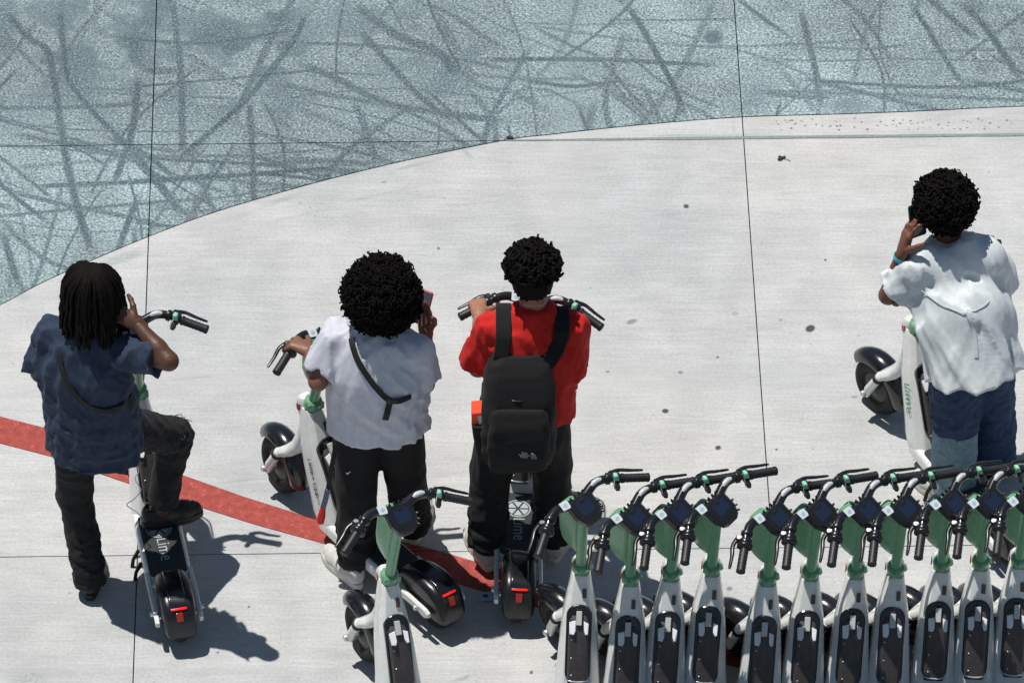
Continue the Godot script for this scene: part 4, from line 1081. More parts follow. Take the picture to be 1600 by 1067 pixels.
func person_red(hair_m: Material, skin: Material, black_c: Material, upper_w: Material, sole_w: Material) -> void:
	var J := J3
	J.wrL = Vector3(-0.222, 1.135, -0.285)
	var p := person("person in a red t-shirt with short curly hair, standing astride a scooter", J)
	var face := Vector3(0, -0.18, -0.98).normalized()
	body(p, J, face, skin, [[J.wrL, Vector3(-0.1, 0.02, -1), Vector3(0, -1, -0.1), Vector3(1, 0, 0), [0.85, 1.25, 0.8], 0.0, 0.3], [J.wrR, Vector3(-0.4, 0.1, -0.8), Vector3(-0.8, -0.3, 0.3), Vector3(0, 1, -0.2), [0.5, 0.6, 0.4]]])
	var nk := []
	for i in 25:
		var a := TAU * i / 24.0
		nk.push_back(J.neck + Vector3(cos(a) * 0.06, 0.052 + 0.012 * sin(a), sin(a) * 0.06 - 0.004))
	part(p, "necklace", MB.new().tube(nk, 0.0013, 5), M.silver)
	var rt: Vector3 = (J.shR - J.shL).normalized()
	var bk := rt.cross(Vector3.UP).normalized()
	var sh := MB.new()
	sdf(torso_prims(J, 0.175, 1.45, Vector3(-0.01, 0.86, 0.02), 0.19, Vector3(0, -1, 0.1), [0.86, 0.84], 0.082), 0.009, sh, [fold(6.0, Vector3(0.2, 1, 0), 0.15, 0.013, 51), fold(8.0, Vector3(0.7, -0.7, 0), 0.15, 0.010, 52), fold(9.0, Vector3(0.3, 1, 0.2), 0.15, 0.012, 53, true, J.elR + Vector3(0, 0.1, 0), 0.25)])
	part(p, "t_shirt", sh, cloth(lin(0.62, 0.012, 0.008), 431, 60, 0.88, 0.8))
	# backpack on that back
	var bp := thing("backpack", "black backpack with a small white logo worn over the red t-shirt", "backpack", J.at)
	var bm := cloth(lin(0.0072, 0.0072, 0.008), 441, 60, 0.7, 2.2)
	var rings := []
	var bx := -0.055
	for q in [[0.735, 0.09, 0.05, 0.215], [0.75, 0.125, 0.075, 0.21], [0.80, 0.148, 0.095, 0.205], [0.90, 0.155, 0.105, 0.205], [1.02, 0.153, 0.098, 0.20], [1.12, 0.148, 0.088, 0.185], [1.2, 0.14, 0.074, 0.165], [1.25, 0.125, 0.055, 0.15], [1.275, 0.09, 0.035, 0.138]]:
		rings.push_back(rrect(Vector3(bx + (float(q[0]) - 1.0) * 0.02, q[0], q[3]), Vector3.RIGHT, Vector3.FORWARD, q[1], q[2], minf(0.06, float(q[2]) * 0.95), 6))
	var bb := part(bp, "main_bag", crumple(MB.new().loft(dense(rings, 5)), Vector3(bx, 1.0, 0.15), 0.014, fold(6.0, Vector3(1, -0.3, 0), 0.3, 1.0, 501)), bm)
	rings = []
	for q in [[0.775, 0.10, 0.03, 0.29], [0.80, 0.122, 0.04, 0.298], [0.90, 0.13, 0.045, 0.305], [1.0, 0.127, 0.04, 0.296], [1.06, 0.118, 0.032, 0.282], [1.085, 0.10, 0.02, 0.272]]:
		rings.push_back(rrect(Vector3(bx + (float(q[0]) - 1.0) * 0.02, q[0], q[3]), Vector3.RIGHT, Vector3.FORWARD, q[1], q[2], float(q[2]) * 0.9, 5))
	var fp := part(bp, "front_pocket", crumple(MB.new().loft(dense(rings, 5)), Vector3(bx, 0.93, 0.2), 0.012, fold(7.0, Vector3(1, 0.4, 0), 0.3, 1.0, 502)), bm)
	var zp := []
	for i in 11: zp.push_back(Vector3(bx - 0.115 + 0.023 * i, 1.115 + 0.012 * sin(i * 0.31), 0.272 - 0.35 * pow((i - 5) / 10.0, 2.0)))
	part(bp, "zip", MB.new().tube(zp, 0.0045, 6), M.black)
	for q in [[1.165, 0.248], [1.215, 0.222]]:
		var cr := []
		for i in 9: cr.push_back(Vector3(bx - 0.09 + 0.0225 * i, float(q[0]) + 0.006 * sin(i * 1.1), float(q[1]) - 0.3 * pow((i - 4) / 8.0, 2.0)))
		part(bp, "seam", MB.new().tube(cr, 0.006, 6), bm)
	# logo: three text lines and a quarter dome
	var lo := Vector3(bx + 0.035, 0.90, 0.356)
	var lax := Vector3(0.99, -0.1, 0).normalized()
	var lay := Vector3(0.1, 0.99, 0.02).normalized()
	for i in 3: text_mesh(fp, "logo_lettering", ["THE", "NORTH", "FACE"][i], 0.0135, lo + lay * (0.010 - 0.0105 * i) - lax * 0.012, lax, lay, M.print, true)
	for i in 3:
		var ar := []
		for k in 9:
			var a := PI * 0.5 * k / 8.0
			ar.push_back(lo + lax * (0.016 + sin(a) * (0.024 - 0.008 * i)) + lay * (-0.016 + cos(a) * (0.030 - 0.009 * i)) + Vector3(0, 0, 0.0006))
		part(fp, "logo_arc", MB.new().tube(ar, 0.0022, 5), M.print)
	for sx in [-1.0, 1.0]:
		var x0: float = 0.004 + sx * 0.122
		var x1: float = bx + sx * 0.085
		var full := [Vector3(x0 + sx * 0.006, 1.24, -0.125)]
		var fnn := [Vector3(0, 0, -1)]
		for z in [-0.06, -0.03, 0.0, 0.03, 0.055]:
			full.push_back(Vector3(x0, maxf(top_y(x0, z), top_y(x0 + 0.02, z)) + 0.012, z)); fnn.push_back(Vector3(0, 1, z * 6.0))
		var ytop: float = full[5].y - 0.03
		for i in 10:
			var t := i / 9.0
			var y := lerpf(ytop, 1.22, t)
			var x := lerpf(x0, x1, t * t)
			full.push_back(Vector3(x, y, maxf(back_z(x, y), back_z(x + 0.02, y)) + 0.012)); fnn.push_back(Vector3(0, 0.6 - 0.5 * t, 1))
		part(bp, "shoulder_strap", strap(full, 0.066, 0.016, fnn), bm)
	part(bp, "grab_loop", MB.new().tube(curve3([Vector3(bx - 0.04, 1.265, 0.12), Vector3(bx - 0.025, 1.30, 0.118), Vector3(bx + 0.025, 1.30, 0.118), Vector3(bx + 0.04, 1.265, 0.12)], 4), 0.009, 8), bm)
	part(bp, "side_pocket", MB.new().loft([rrect(Vector3(bx - 0.155, 0.80, 0.19), Vector3.RIGHT, Vector3.FORWARD, 0.022, 0.06, 0.02), rrect(Vector3(bx - 0.163, 0.90, 0.19), Vector3.RIGHT, Vector3.FORWARD, 0.03, 0.066, 0.025), rrect(Vector3(bx - 0.166, 0.965, 0.19), Vector3.RIGHT, Vector3.FORWARD, 0.033, 0.066, 0.025)]), bm)
	var bx2 := thing("carton", "small orange red carton with white print in the backpack side pocket", "carton", J.at + Vector3(bx - 0.165, 0.93, 0.19))
	var tilt := Basis(Vector3.BACK, 0.12)
	part(bx2, "box", MB.new().box(Vector3(0, 0.035, 0), Vector3(0.056, 0.13, 0.085), 0.004, tilt), mat(lin(0.85, 0.07, 0.02), 0.45))
	part(bx2, "print", MB.new().box(tilt * Vector3(0.012, 0.06, 0.0418), Vector3(0.02, 0.05, 0.004), 0.001, tilt), M.sticker)
	var tr := MB.new()
	sdf(leg_prims(J, [0.10, 0.085, 0.076, 0.072], bk, [-0.03, -0.03]), 0.009, tr, [fold(6.0, Vector3(0, 1, 0), 0.35, 0.010, 61), fold(12.0, Vector3(1, 0, 0.2), 0.3, 0.014, 62, true, J.anL + Vector3(0, 0.14, 0), 0.25), fold(12.0, Vector3(1, 0, 0.2), 0.3, 0.014, 63, true, J.anR + Vector3(0, 0.14, 0), 0.25)])
	part(p, "trousers", tr, black_c)
	shoe(p, J.anL + Vector3(0.012, -J.anL.y + 0.001, 0.05), Vector3(-0.30, 0, -0.95), upper_w, sole_w, 0.30)
	shoe(p, J.anR + Vector3(-0.005, -J.anR.y + 0.001, 0.05), Vector3(0.28, 0, -0.96), upper_w, sole_w, 0.30)
	var hm := curls(J.head + Vector3(0, 0.045, 0.004), Vector3(0.108, 0.092, 0.115), 620, 0.0155, 0.0062, 1.3, 71, face, -0.25, 0.92)
	# cropped hair down the nape
	var nr := []
	for q in [[0.05, 0.098, 0.10], [0.0, 0.094, 0.098], [-0.05, 0.082, 0.088], [-0.068, 0.070, 0.076]]:
		nr.push_back(rrect(J.head + Vector3(0, q[0], 0.028 - float(q[2]) * 0.1), Vector3.RIGHT, Vector3.FORWARD, q[1], q[2], float(q[1]) * 0.95, 6))
	hm.loft(nr)
	var rr := RandomNumberGenerator.new(); rr.seed = 12
	for i in 500:
		var a := rr.randf_range(-0.35, PI + 0.35)
		var y := rr.randf_range(-0.072, 0.04)
		var k := remap(y, -0.11, 0.05, 0.061, 0.097)
		var c: Vector3 = J.head + Vector3(cos(a) * k, y, 0.02 + sin(a) * k)
		hm.tube([c - Vector3(0, 0.004, 0), c + Vector3(cos(a) * 0.005, 0.002, sin(a) * 0.005), c + Vector3(cos(a) * 0.004 + rr.randf_range(-0.004, 0.004), -0.008, sin(a) * 0.004)], 0.0028, 4)
	part(p, "hair", hm, hair_m)
func person_pale(hair_m: Material, skin: Material, upper_w: Material, sole_w: Material) -> void:
	var J := J4
	J.elL = Vector3(-0.345, 1.185, 0.04); J.wrL = Vector3(-0.292, 1.44, 0.06)
	# he bends forward over the bars
	for k in ["head", "neck", "shL", "shR", "elL", "wrL", "elR"]: J[k] += Vector3(0, -0.643, -0.766) * (0.2 if k in ["head", "neck"] else 0.18)
	J.wrR += Vector3(0, -0.05, -0.08)
	var p := person("person in a pale loose collared shirt and two-tone blue jeans holding up a phone", J)
	var face := Vector3(-0.35, -0.1, -0.94).normalized()
	body(p, J, face, skin, [[J.wrL, Vector3(0.2, 1, -0.22), Vector3(1, -0.1, -0.35), Vector3(0.35, 0.1, 1), [0.22, 0.35, 0.3], 0.06, 0.25], [J.wrR, Vector3(-0.5, 0.1, -0.8), Vector3(-0.8, -0.3, 0.3), Vector3(0, 1, -0.2), [0.4, 0.6, 0.4]]])
	var wd: Vector3 = (J.wrL - J.elL).normalized()
	var wc: Vector3 = J.wrL - wd * 0.03
	part(p, "wristband", MB.new().lathe([[0.031, -0.009], [0.034, -0.009], [0.034, 0.009], [0.031, 0.009], [0.031, -0.009]], wc, wd, 20, false), mat(lin(0.05, 0.5, 0.62), 0.4))
	var er := []
	for i in 13:
		var a := TAU * i / 12.0
		er.push_back(J.head + Vector3(-0.085, -0.055 + cos(a) * 0.016, 0.055 + sin(a) * 0.016))
	part(p, "earring", MB.new().tube(er, 0.0022, 5), M.silver)
	var rt: Vector3 = (J.shR - J.shL).normalized()
	var bk := rt.cross(Vector3.UP).normalized()
	var sh := MB.new()
	sdf(torso_prims(J, 0.176, 1.4, Vector3(0.03, 0.825, 0.115), 0.205, Vector3(0.14, -1, 0.35), [0.66, 0.84], 0.082, 1.2), 0.009, sh, [fold(3.8, Vector3(-0.75, 1, -0.6), 0.10, 0.027, 71), fold(6.5, Vector3(-0.7, 1, -0.6), 0.12, 0.015, 72), fold(7.0, Vector3(0.4, 1, -0.5), 0.13, 0.009, 73, true, Vector3(0.05, 0.9, 0.2), 0.32), fold(10.0, Vector3(-1, -0.5, 0.3), 0.14, 0.014, 74, true, J.shL.lerp(J.elL, 0.5), 0.18)])
	var pale := cloth(lin(0.75, 0.805, 0.82), 451, 60, 0.9, 0.8)
	var sn := part(p, "shirt", sh, pale)
	# yoke seam, back pleat, collar
	part(sn, "yoke_seam", back_strap([[-0.215, 1.205], [-0.15, 1.19], [-0.06, 1.18], [0.02, 1.185], [0.075, 1.2]], 0.005, 0.0024, 0.0002), pale)
	part(sn, "pleat", back_strap([[-0.02, 1.18], [0.0, 1.13], [0.012, 1.08], [0.02, 1.0]], 0.018, 0.003, 0.0), pale)
	rings_collar(sn, J, pale, bk)
	# jeans: dark above, a pale panel from the knee down on the near leg
	var tr := MB.new()
	var dark := cloth(lin(0.026, 0.066, 0.155), 461, 60, 0.65, 2.0)
	var light := cloth(lin(0.24, 0.38, 0.45), 471, 60, 0.75, 2.0)
	var lp4 := leg_prims(J, [0.108, 0.098, 0.096, 0.096], bk, [-0.01, -0.01])
	for i in [2, 3, 4]: cut(lp4[i], Vector3(0, 0.43, 0), Vector3(0, -1, 0))
	sdf(lp4, 0.009, tr, [fold(5.0, Vector3(0.1, 1, 0), 0.3, 0.010, 81), fold(11.0, Vector3(1, 0.2, 0), 0.3, 0.010, 82)])
	part(p, "jeans", tr, dark)
	var tr2 := MB.new()
	var kn: Vector3 = J.knL; var an: Vector3 = J.anL
	var d := (an - kn).normalized()
	sdf([cut(pr(kn.lerp(an, 0.2), an + d * 0.06, 0.094, 0.095, 0.02), an - d * 0.02, d)], 0.009, tr2, [fold(5.0, Vector3(0.1, 1, 0), 0.3, 0.010, 81), fold(12.0, Vector3(1, 0.1, 0), 0.3, 0.012, 83, true, an + Vector3(0, 0.1, 0), 0.2)])
	var lp := part(p, "jeans_panel", tr2, light)
	lp.set_meta("label", "pale blue denim panel on the lower left leg")
	shoe(p, J.anL + Vector3(0.015, -J.anL.y + 0.001, 0.045), Vector3(-0.62, 0, -0.78), upper_w, sole_w, 0.30)
	shoe(p, J.anR + Vector3(0.0, -J.anR.y + 0.001, 0.055), Vector3(-0.25, 0, -0.96), M.black, M.rubber, 0.29)
	part(p, "hair", curls(J.head + Vector3(0.0, 0.008, 0.012), Vector3(0.130, 0.132, 0.136), 1500, 0.0125, 0.0042, 1.5, 91, face, -0.62), hair_m)
	phone("black phone held up in front of the face by the person in the pale shirt", J.at + Vector3(-0.232, 1.445, -0.145), Vector3(0.45, 0.2, 0.85), Vector3(-0.12, 1, -0.2), M.black, mat(lin(0.02, 0.025, 0.032), 0.08, 0.0, 0.6))
	# strap-like cable hanging by the scooter frame
	var ly := thing("cord", "dark red and black cord hanging against the frame of the lettered scooter", "cord", Vector3(1.80, 0, 0.71))
	part(ly, "line", strap([Vector3(0.0, 0.56, 0.0), Vector3(-0.012, 0.47, 0.02), Vector3(-0.018, 0.38, 0.05), Vector3(-0.012, 0.32, 0.07)], 0.016, 0.005, rep(Vector3(-0.3, 0.4, 1), 4)), mat(lin(0.02, 0.008, 0.008), 0.7))
	part(ly, "end_tag", strap([Vector3(-0.012, 0.325, 0.072), Vector3(-0.012, 0.29, 0.085)], 0.026, 0.006, rep(Vector3(-0.3, 0.4, 1), 2)), mat(lin(0.10, 0.07, 0.16), 0.6))
func rings_collar(sn: Node, J: Dictionary, m: Material, bk: Vector3) -> void:
	var path := []
	var nn := []
	for i in 21:
		var a := PI * (-0.12 + 1.24 * i / 20.0)
		var d := (Vector3(cos(a), 0, 0) + bk * sin(a)).normalized()
		path.push_back(J.neck + d * 0.083 + Vector3(0, 0.012 + 0.006 * sin(a), 0)); nn.push_back(d + Vector3(0, 0.7, 0))
	part(sn, "collar", strap(path, 0.05, 0.008, nn), m)
# ------------------------------------------------------------------ bodies: distance fields meshed as surface nets
class Prim:
	var a: Vector3
	var b: Vector3
	var ra: float
	var rb: float
	var k := 0.03
	var fn := Vector3.ZERO      # flattened along fn by fs
	var fs := 1.0
	var cn := Vector3.ZERO      # cut: keeps points with p.cn < cd
	var cd := 0.0
	var sub := false
func pr(a: Vector3, b: Vector3, ra: float, rb: float, k := 0.03, fn := Vector3.ZERO, fs := 1.0) -> Prim:
	var p := Prim.new()
	p.a = a; p.b = b; p.ra = ra; p.rb = rb; p.k = k; p.fn = fn; p.fs = fs
	return p
func cut(p: Prim, at: Vector3, n: Vector3) -> Prim:
	p.cn = n.normalized(); p.cd = at.dot(p.cn)
	return p
func hollow(p: Prim) -> Prim:
	p.sub = true
	return p
class Fold:
	var n: FastNoiseLite
	var bs: Basis
	var amp: float
	var c := Vector3.ZERO
	var r := 0.0
func fold(freq: float, axis: Vector3, stretch: float, amp: float, sd: int, ridged := true, c := Vector3.ZERO, r := 0.0) -> Fold:
	var f := Fold.new()
	f.n = FastNoiseLite.new()
	f.n.seed = sd; f.n.frequency = freq; f.n.fractal_octaves = 2
	f.n.fractal_type = FastNoiseLite.FRACTAL_RIDGED if ridged else FastNoiseLite.FRACTAL_FBM
	axis = axis.normalized()
	var s := 1.0 - stretch
	f.bs = Basis(Vector3(1, 0, 0) - axis * axis.x * s, Vector3(0, 1, 0) - axis * axis.y * s, Vector3(0, 0, 1) - axis * axis.z * s)
	f.amp = amp; f.c = c; f.r = r
	return f
var F_o := Vector3.ZERO
var F_n := Vector3i.ZERO
var F_c := 0.01
var F_f := PackedFloat32Array()
func sdf(prims: Array, cell: float, out: MB, folds: Array = []) -> void:
	var lo := Vector3.ONE * 1e9
	var hi := Vector3.ONE * -1e9
	for q in prims:
		if q.sub: continue
		for e in [[q.a, q.ra], [q.b, q.rb]]:
			lo = lo.min(e[0] - Vector3.ONE * float(e[1])); hi = hi.max(e[0] + Vector3.ONE * float(e[1]))
	lo -= Vector3.ONE * cell * 5.0
	hi += Vector3.ONE * cell * 5.0
	var nx := int((hi.x - lo.x) / cell) + 2
	var ny := int((hi.y - lo.y) / cell) + 2
	var nz := int((hi.z - lo.z) / cell) + 2
	var f := PackedFloat32Array()
	f.resize(nx * ny * nz)
	f.fill(1.0)
	for q: Prim in prims:
		var m := maxf(q.ra, q.rb) + q.k + cell * 4.0
		var mv := Vector3.ONE * m
		if q.fs > 1.0:
			var sh := maxf(q.ra, q.rb) * (1.0 - 1.0 / q.fs) * 0.8
			mv -= Vector3(q.fn.x * q.fn.x, q.fn.y * q.fn.y, q.fn.z * q.fn.z) * sh
		var p0 := (q.a.min(q.b) - mv - lo) / cell
		var p1 := (q.a.max(q.b) + mv - lo) / cell
		var x0 := maxi(0, int(p0.x)); var x1 := mini(nx, int(p1.x) + 1)
		var y0 := maxi(0, int(p0.y)); var y1 := mini(ny, int(p1.y) + 1)
		var z0 := maxi(0, int(p0.z)); var z1 := mini(nz, int(p1.z) + 1)
		var fl := q.fs != 1.0
		var fn := q.fn
		var fs := q.fs - 1.0
		var ba := q.b - q.a
		if fl: ba += fn * (ba.dot(fn) * fs)
		var il := 1.0 / maxf(ba.length_squared(), 1e-9)
		var a := q.a
		var ra := q.ra; var dr := q.rb - q.ra
		var k := q.k
		var hc := q.cn != Vector3.ZERO
		for iz in range(z0, z1):
			for iy in range(y0, y1):
				var row := (iz * ny + iy) * nx
				for ix in range(x0, x1):
					var p := lo + Vector3(ix, iy, iz) * cell
					var v := p - a
					if fl: v += fn * (v.dot(fn) * fs)
					var t := clampf(v.dot(ba) * il, 0.0, 1.0)
					var d := (v - ba * t).length() - ra - dr * t
					if hc: d = maxf(d, p.dot(q.cn) - q.cd)
					var g := f[row + ix]
					if q.sub:
						f[row + ix] = maxf(g, -d)
					elif d < g + k:
						var h := maxf(k - absf(d - g), 0.0)
						f[row + ix] = minf(d, g) - h * h * 0.25 / k
	if folds.size() > 0:
		var near := PackedInt32Array()
		for i in f.size():
			var g := f[i]
			if g < 0.075 and g > -0.075: near.push_back(i)
		for fo: Fold in folds:
			var lim2 := (fo.r + 0.05) * (fo.r + 0.05)
			for i in near:
				var p := lo + Vector3(i % nx, (i / nx) % ny, i / (nx * ny)) * cell
				var w := fo.amp
				if fo.r > 0.0:
					var e := (p - fo.c).length_squared()
					if e > lim2: continue
					w *= 1.0 - smoothstep(fo.r * 0.4, fo.r, sqrt(e))
				f[i] -= w * fo.n.get_noise_3dv(fo.bs * p)
	F_o = lo; F_n = Vector3i(nx, ny, nz); F_c = cell; F_f = f
	var vid := PackedInt32Array()
	vid.resize(nx * ny * nz)
	vid.fill(-1)
	var lim := cell * 4.0 if folds.is_empty() else 0.09
	var sy := nx
	var sz := nx * ny
	var base := out.v.size()
	for iz in nz - 1:
		for iy in ny - 1:
			var row := (iz * ny + iy) * nx
			for ix in nx - 1:
				var i := row + ix
				var c0 := f[i]
				if c0 > lim or c0 < -lim: continue
				var c1 := f[i + 1]; var c2 := f[i + sy]; var c3 := f[i + sy + 1]
				var c4 := f[i + sz]; var c5 := f[i + sz + 1]; var c6 := f[i + sz + sy]; var c7 := f[i + sz + sy + 1]
				var n := int(c0 < 0) + int(c1 < 0) + int(c2 < 0) + int(c3 < 0) + int(c4 < 0) + int(c5 < 0) + int(c6 < 0) + int(c7 < 0)
				if n == 0 or n == 8: continue
				var s := Vector3.ZERO
				var m := 0
				if (c0 < 0) != (c1 < 0): s += Vector3(c0 / (c0 - c1), 0, 0); m += 1
				if (c2 < 0) != (c3 < 0): s += Vector3(c2 / (c2 - c3), 1, 0); m += 1
				if (c4 < 0) != (c5 < 0): s += Vector3(c4 / (c4 - c5), 0, 1); m += 1
				if (c6 < 0) != (c7 < 0): s += Vector3(c6 / (c6 - c7), 1, 1); m += 1
				if (c0 < 0) != (c2 < 0): s += Vector3(0, c0 / (c0 - c2), 0); m += 1
				if (c1 < 0) != (c3 < 0): s += Vector3(1, c1 / (c1 - c3), 0); m += 1
				if (c4 < 0) != (c6 < 0): s += Vector3(0, c4 / (c4 - c6), 1); m += 1
				if (c5 < 0) != (c7 < 0): s += Vector3(1, c5 / (c5 - c7), 1); m += 1
				if (c0 < 0) != (c4 < 0): s += Vector3(0, 0, c0 / (c0 - c4)); m += 1
				if (c1 < 0) != (c5 < 0): s += Vector3(1, 0, c1 / (c1 - c5)); m += 1
				if (c2 < 0) != (c6 < 0): s += Vector3(0, 1, c2 / (c2 - c6)); m += 1
				if (c3 < 0) != (c7 < 0): s += Vector3(1, 1, c3 / (c3 - c7)); m += 1
				vid[i] = out.v.size()
				out.v.push_back(lo + (Vector3(ix, iy, iz) + s / m) * cell)
	for iz in range(1, nz - 1):
		for iy in range(1, ny - 1):
			var row := (iz * ny + iy) * nx
			for ix in range(1, nx - 1):
				var i := row + ix
				var c0 := f[i]
				if c0 > lim or c0 < -lim: continue
				var ins := c0 < 0
				if ins != (f[i + 1] < 0):
					net(out, vid, i, i - sy, i - sy - sz, i - sz, ins)
				if ins != (f[i + sy] < 0):
					net(out, vid, i, i - sz, i - sz - 1, i - 1, ins)
				if ins != (f[i + sz] < 0):
					net(out, vid, i, i - 1, i - 1 - sy, i - sy, ins)
func net(out: MB, vid: PackedInt32Array, a: int, b: int, c: int, d: int, flip: bool) -> void:
	var va := vid[a]; var vb := vid[b]; var vc := vid[c]; var vd := vid[d]
	if va < 0 or vb < 0 or vc < 0 or vd < 0: return
	if flip: out.quad(va, vd, vc, vb)
	else: out.quad(va, vb, vc, vd)
# depth (z) of the last meshed surface seen from behind (+z) at x, y
func back_z(x: float, y: float, from := 1.0) -> float:
	var ix := clampi(int((x - F_o.x) / F_c + 0.5), 0, F_n.x - 1)
	var iy := clampi(int((y - F_o.y) / F_c + 0.5), 0, F_n.y - 1)
	var last := 1.0
	for iz in range(F_n.z - 1, 0, -1):
		var g := F_f[(iz * F_n.y + iy) * F_n.x + ix]
		if g < 0.0:
			return F_o.z + (iz + (g / (g - last) if last < 0.5 else 0.0)) * F_c
		last = g
	return F_o.z
func top_y(x: float, z: float) -> float:
	var ix := clampi(int((x - F_o.x) / F_c + 0.5), 0, F_n.x - 1)
	var iz := clampi(int((z - F_o.z) / F_c + 0.5), 0, F_n.z - 1)
	for iy in range(F_n.y - 1, 0, -1):
		if F_f[(iz * F_n.y + iy) * F_n.x + ix] < 0.0: return F_o.y + iy * F_c
	return F_o.y
func dense(rings: Array, n: int) -> Array:
	var out := []
	var m := rings.size()
	for i in m - 1:
		for k in n:
			var ring := PackedVector3Array()
			for j in rings[0].size():
				ring.push_back(rings[i][j].cubic_interpolate(rings[i + 1][j], rings[maxi(i - 1, 0)][j], rings[mini(i + 2, m - 1)][j], float(k) / n))
			out.push_back(ring)
	out.push_back(rings[m - 1])
	return out
func crumple(mb: MB, c: Vector3, amp: float, fo: Fold) -> MB:
	for i in mb.v.size():
		var p := mb.v[i]
		mb.v[i] = p + (p - c).normalized() * amp * fo.n.get_noise_3dv(fo.bs * p)
	return mb
# ------------------------------------------------------------------ people
func hand(out: MB, wr: Vector3, f: Vector3, pn: Vector3, th: Vector3, curl: Array, spread := 0.0, tcurl := 0.5, sc := 1.0) -> void:
	f = f.normalized()
	pn = (pn - f * pn.dot(f)).normalized()
	th = (th - f * th.dot(f) - pn * th.dot(pn)).normalized()
	var ps := []
	var k0 := wr + (f * 0.085 + th * 0.031) * sc
	var k3 := wr + (f * 0.078 - th * 0.031) * sc
	ps.push_back(pr(wr - f * 0.03 * sc, wr + f * 0.02 * sc, 0.025 * sc, 0.024 * sc, 0.02, pn, 1.25))
	ps.push_back(pr(wr + th * 0.012 * sc, k0 - th * 0.004, 0.017 * sc, 0.0135 * sc, 0.02))
	ps.push_back(pr(wr, wr + (f * 0.088 + th * 0.010) * sc, 0.017 * sc, 0.0135 * sc, 0.02))
	ps.push_back(pr(wr, wr + (f * 0.085 - th * 0.011) * sc, 0.017 * sc, 0.013 * sc, 0.02))
	ps.push_back(pr(wr - th * 0.012 * sc, k3 + th * 0.004, 0.016 * sc, 0.012 * sc, 0.02))
	for j in 4:
		var p := k0.lerp(k3, j / 3.0) + f * (0.006 if j == 1 else 0.0)
		var len_: float = [0.95, 1.05, 1.0, 0.8][j] * sc
		var ang := 0.0
		var d0 := (f + th * spread * (1.5 - j)).normalized()
		for s in 3:
			ang += float(curl[s]) * (1.0 + 0.05 * j)
			var d := d0 * cos(ang) + pn * sin(ang)
			var q: Vector3 = p + d * ([0.044, 0.028, 0.022][s] * len_)
			ps.push_back(pr(p, q, ([0.0098, 0.009, 0.0085][s]) * sc, ([0.009, 0.0085, 0.0075][s]) * sc, 0.005))
			p = q
	var tp := wr + (f * 0.022 + th * 0.024) * sc
	var td := (f * 0.62 + th * 0.75 + pn * 0.25).normalized()
	for s in 3:
		var q: Vector3 = tp + td * ([0.042, 0.033, 0.026][s] * sc)
		ps.push_back(pr(tp, q, ([0.016, 0.0118, 0.0105][s]) * sc, ([0.012, 0.0105, 0.0085][s]) * sc, 0.008))
		tp = q
		td = (td + (pn * 0.6 - th * 0.45 + f * 0.2) * tcurl).normalized()
	sdf(ps, 0.0042, out)
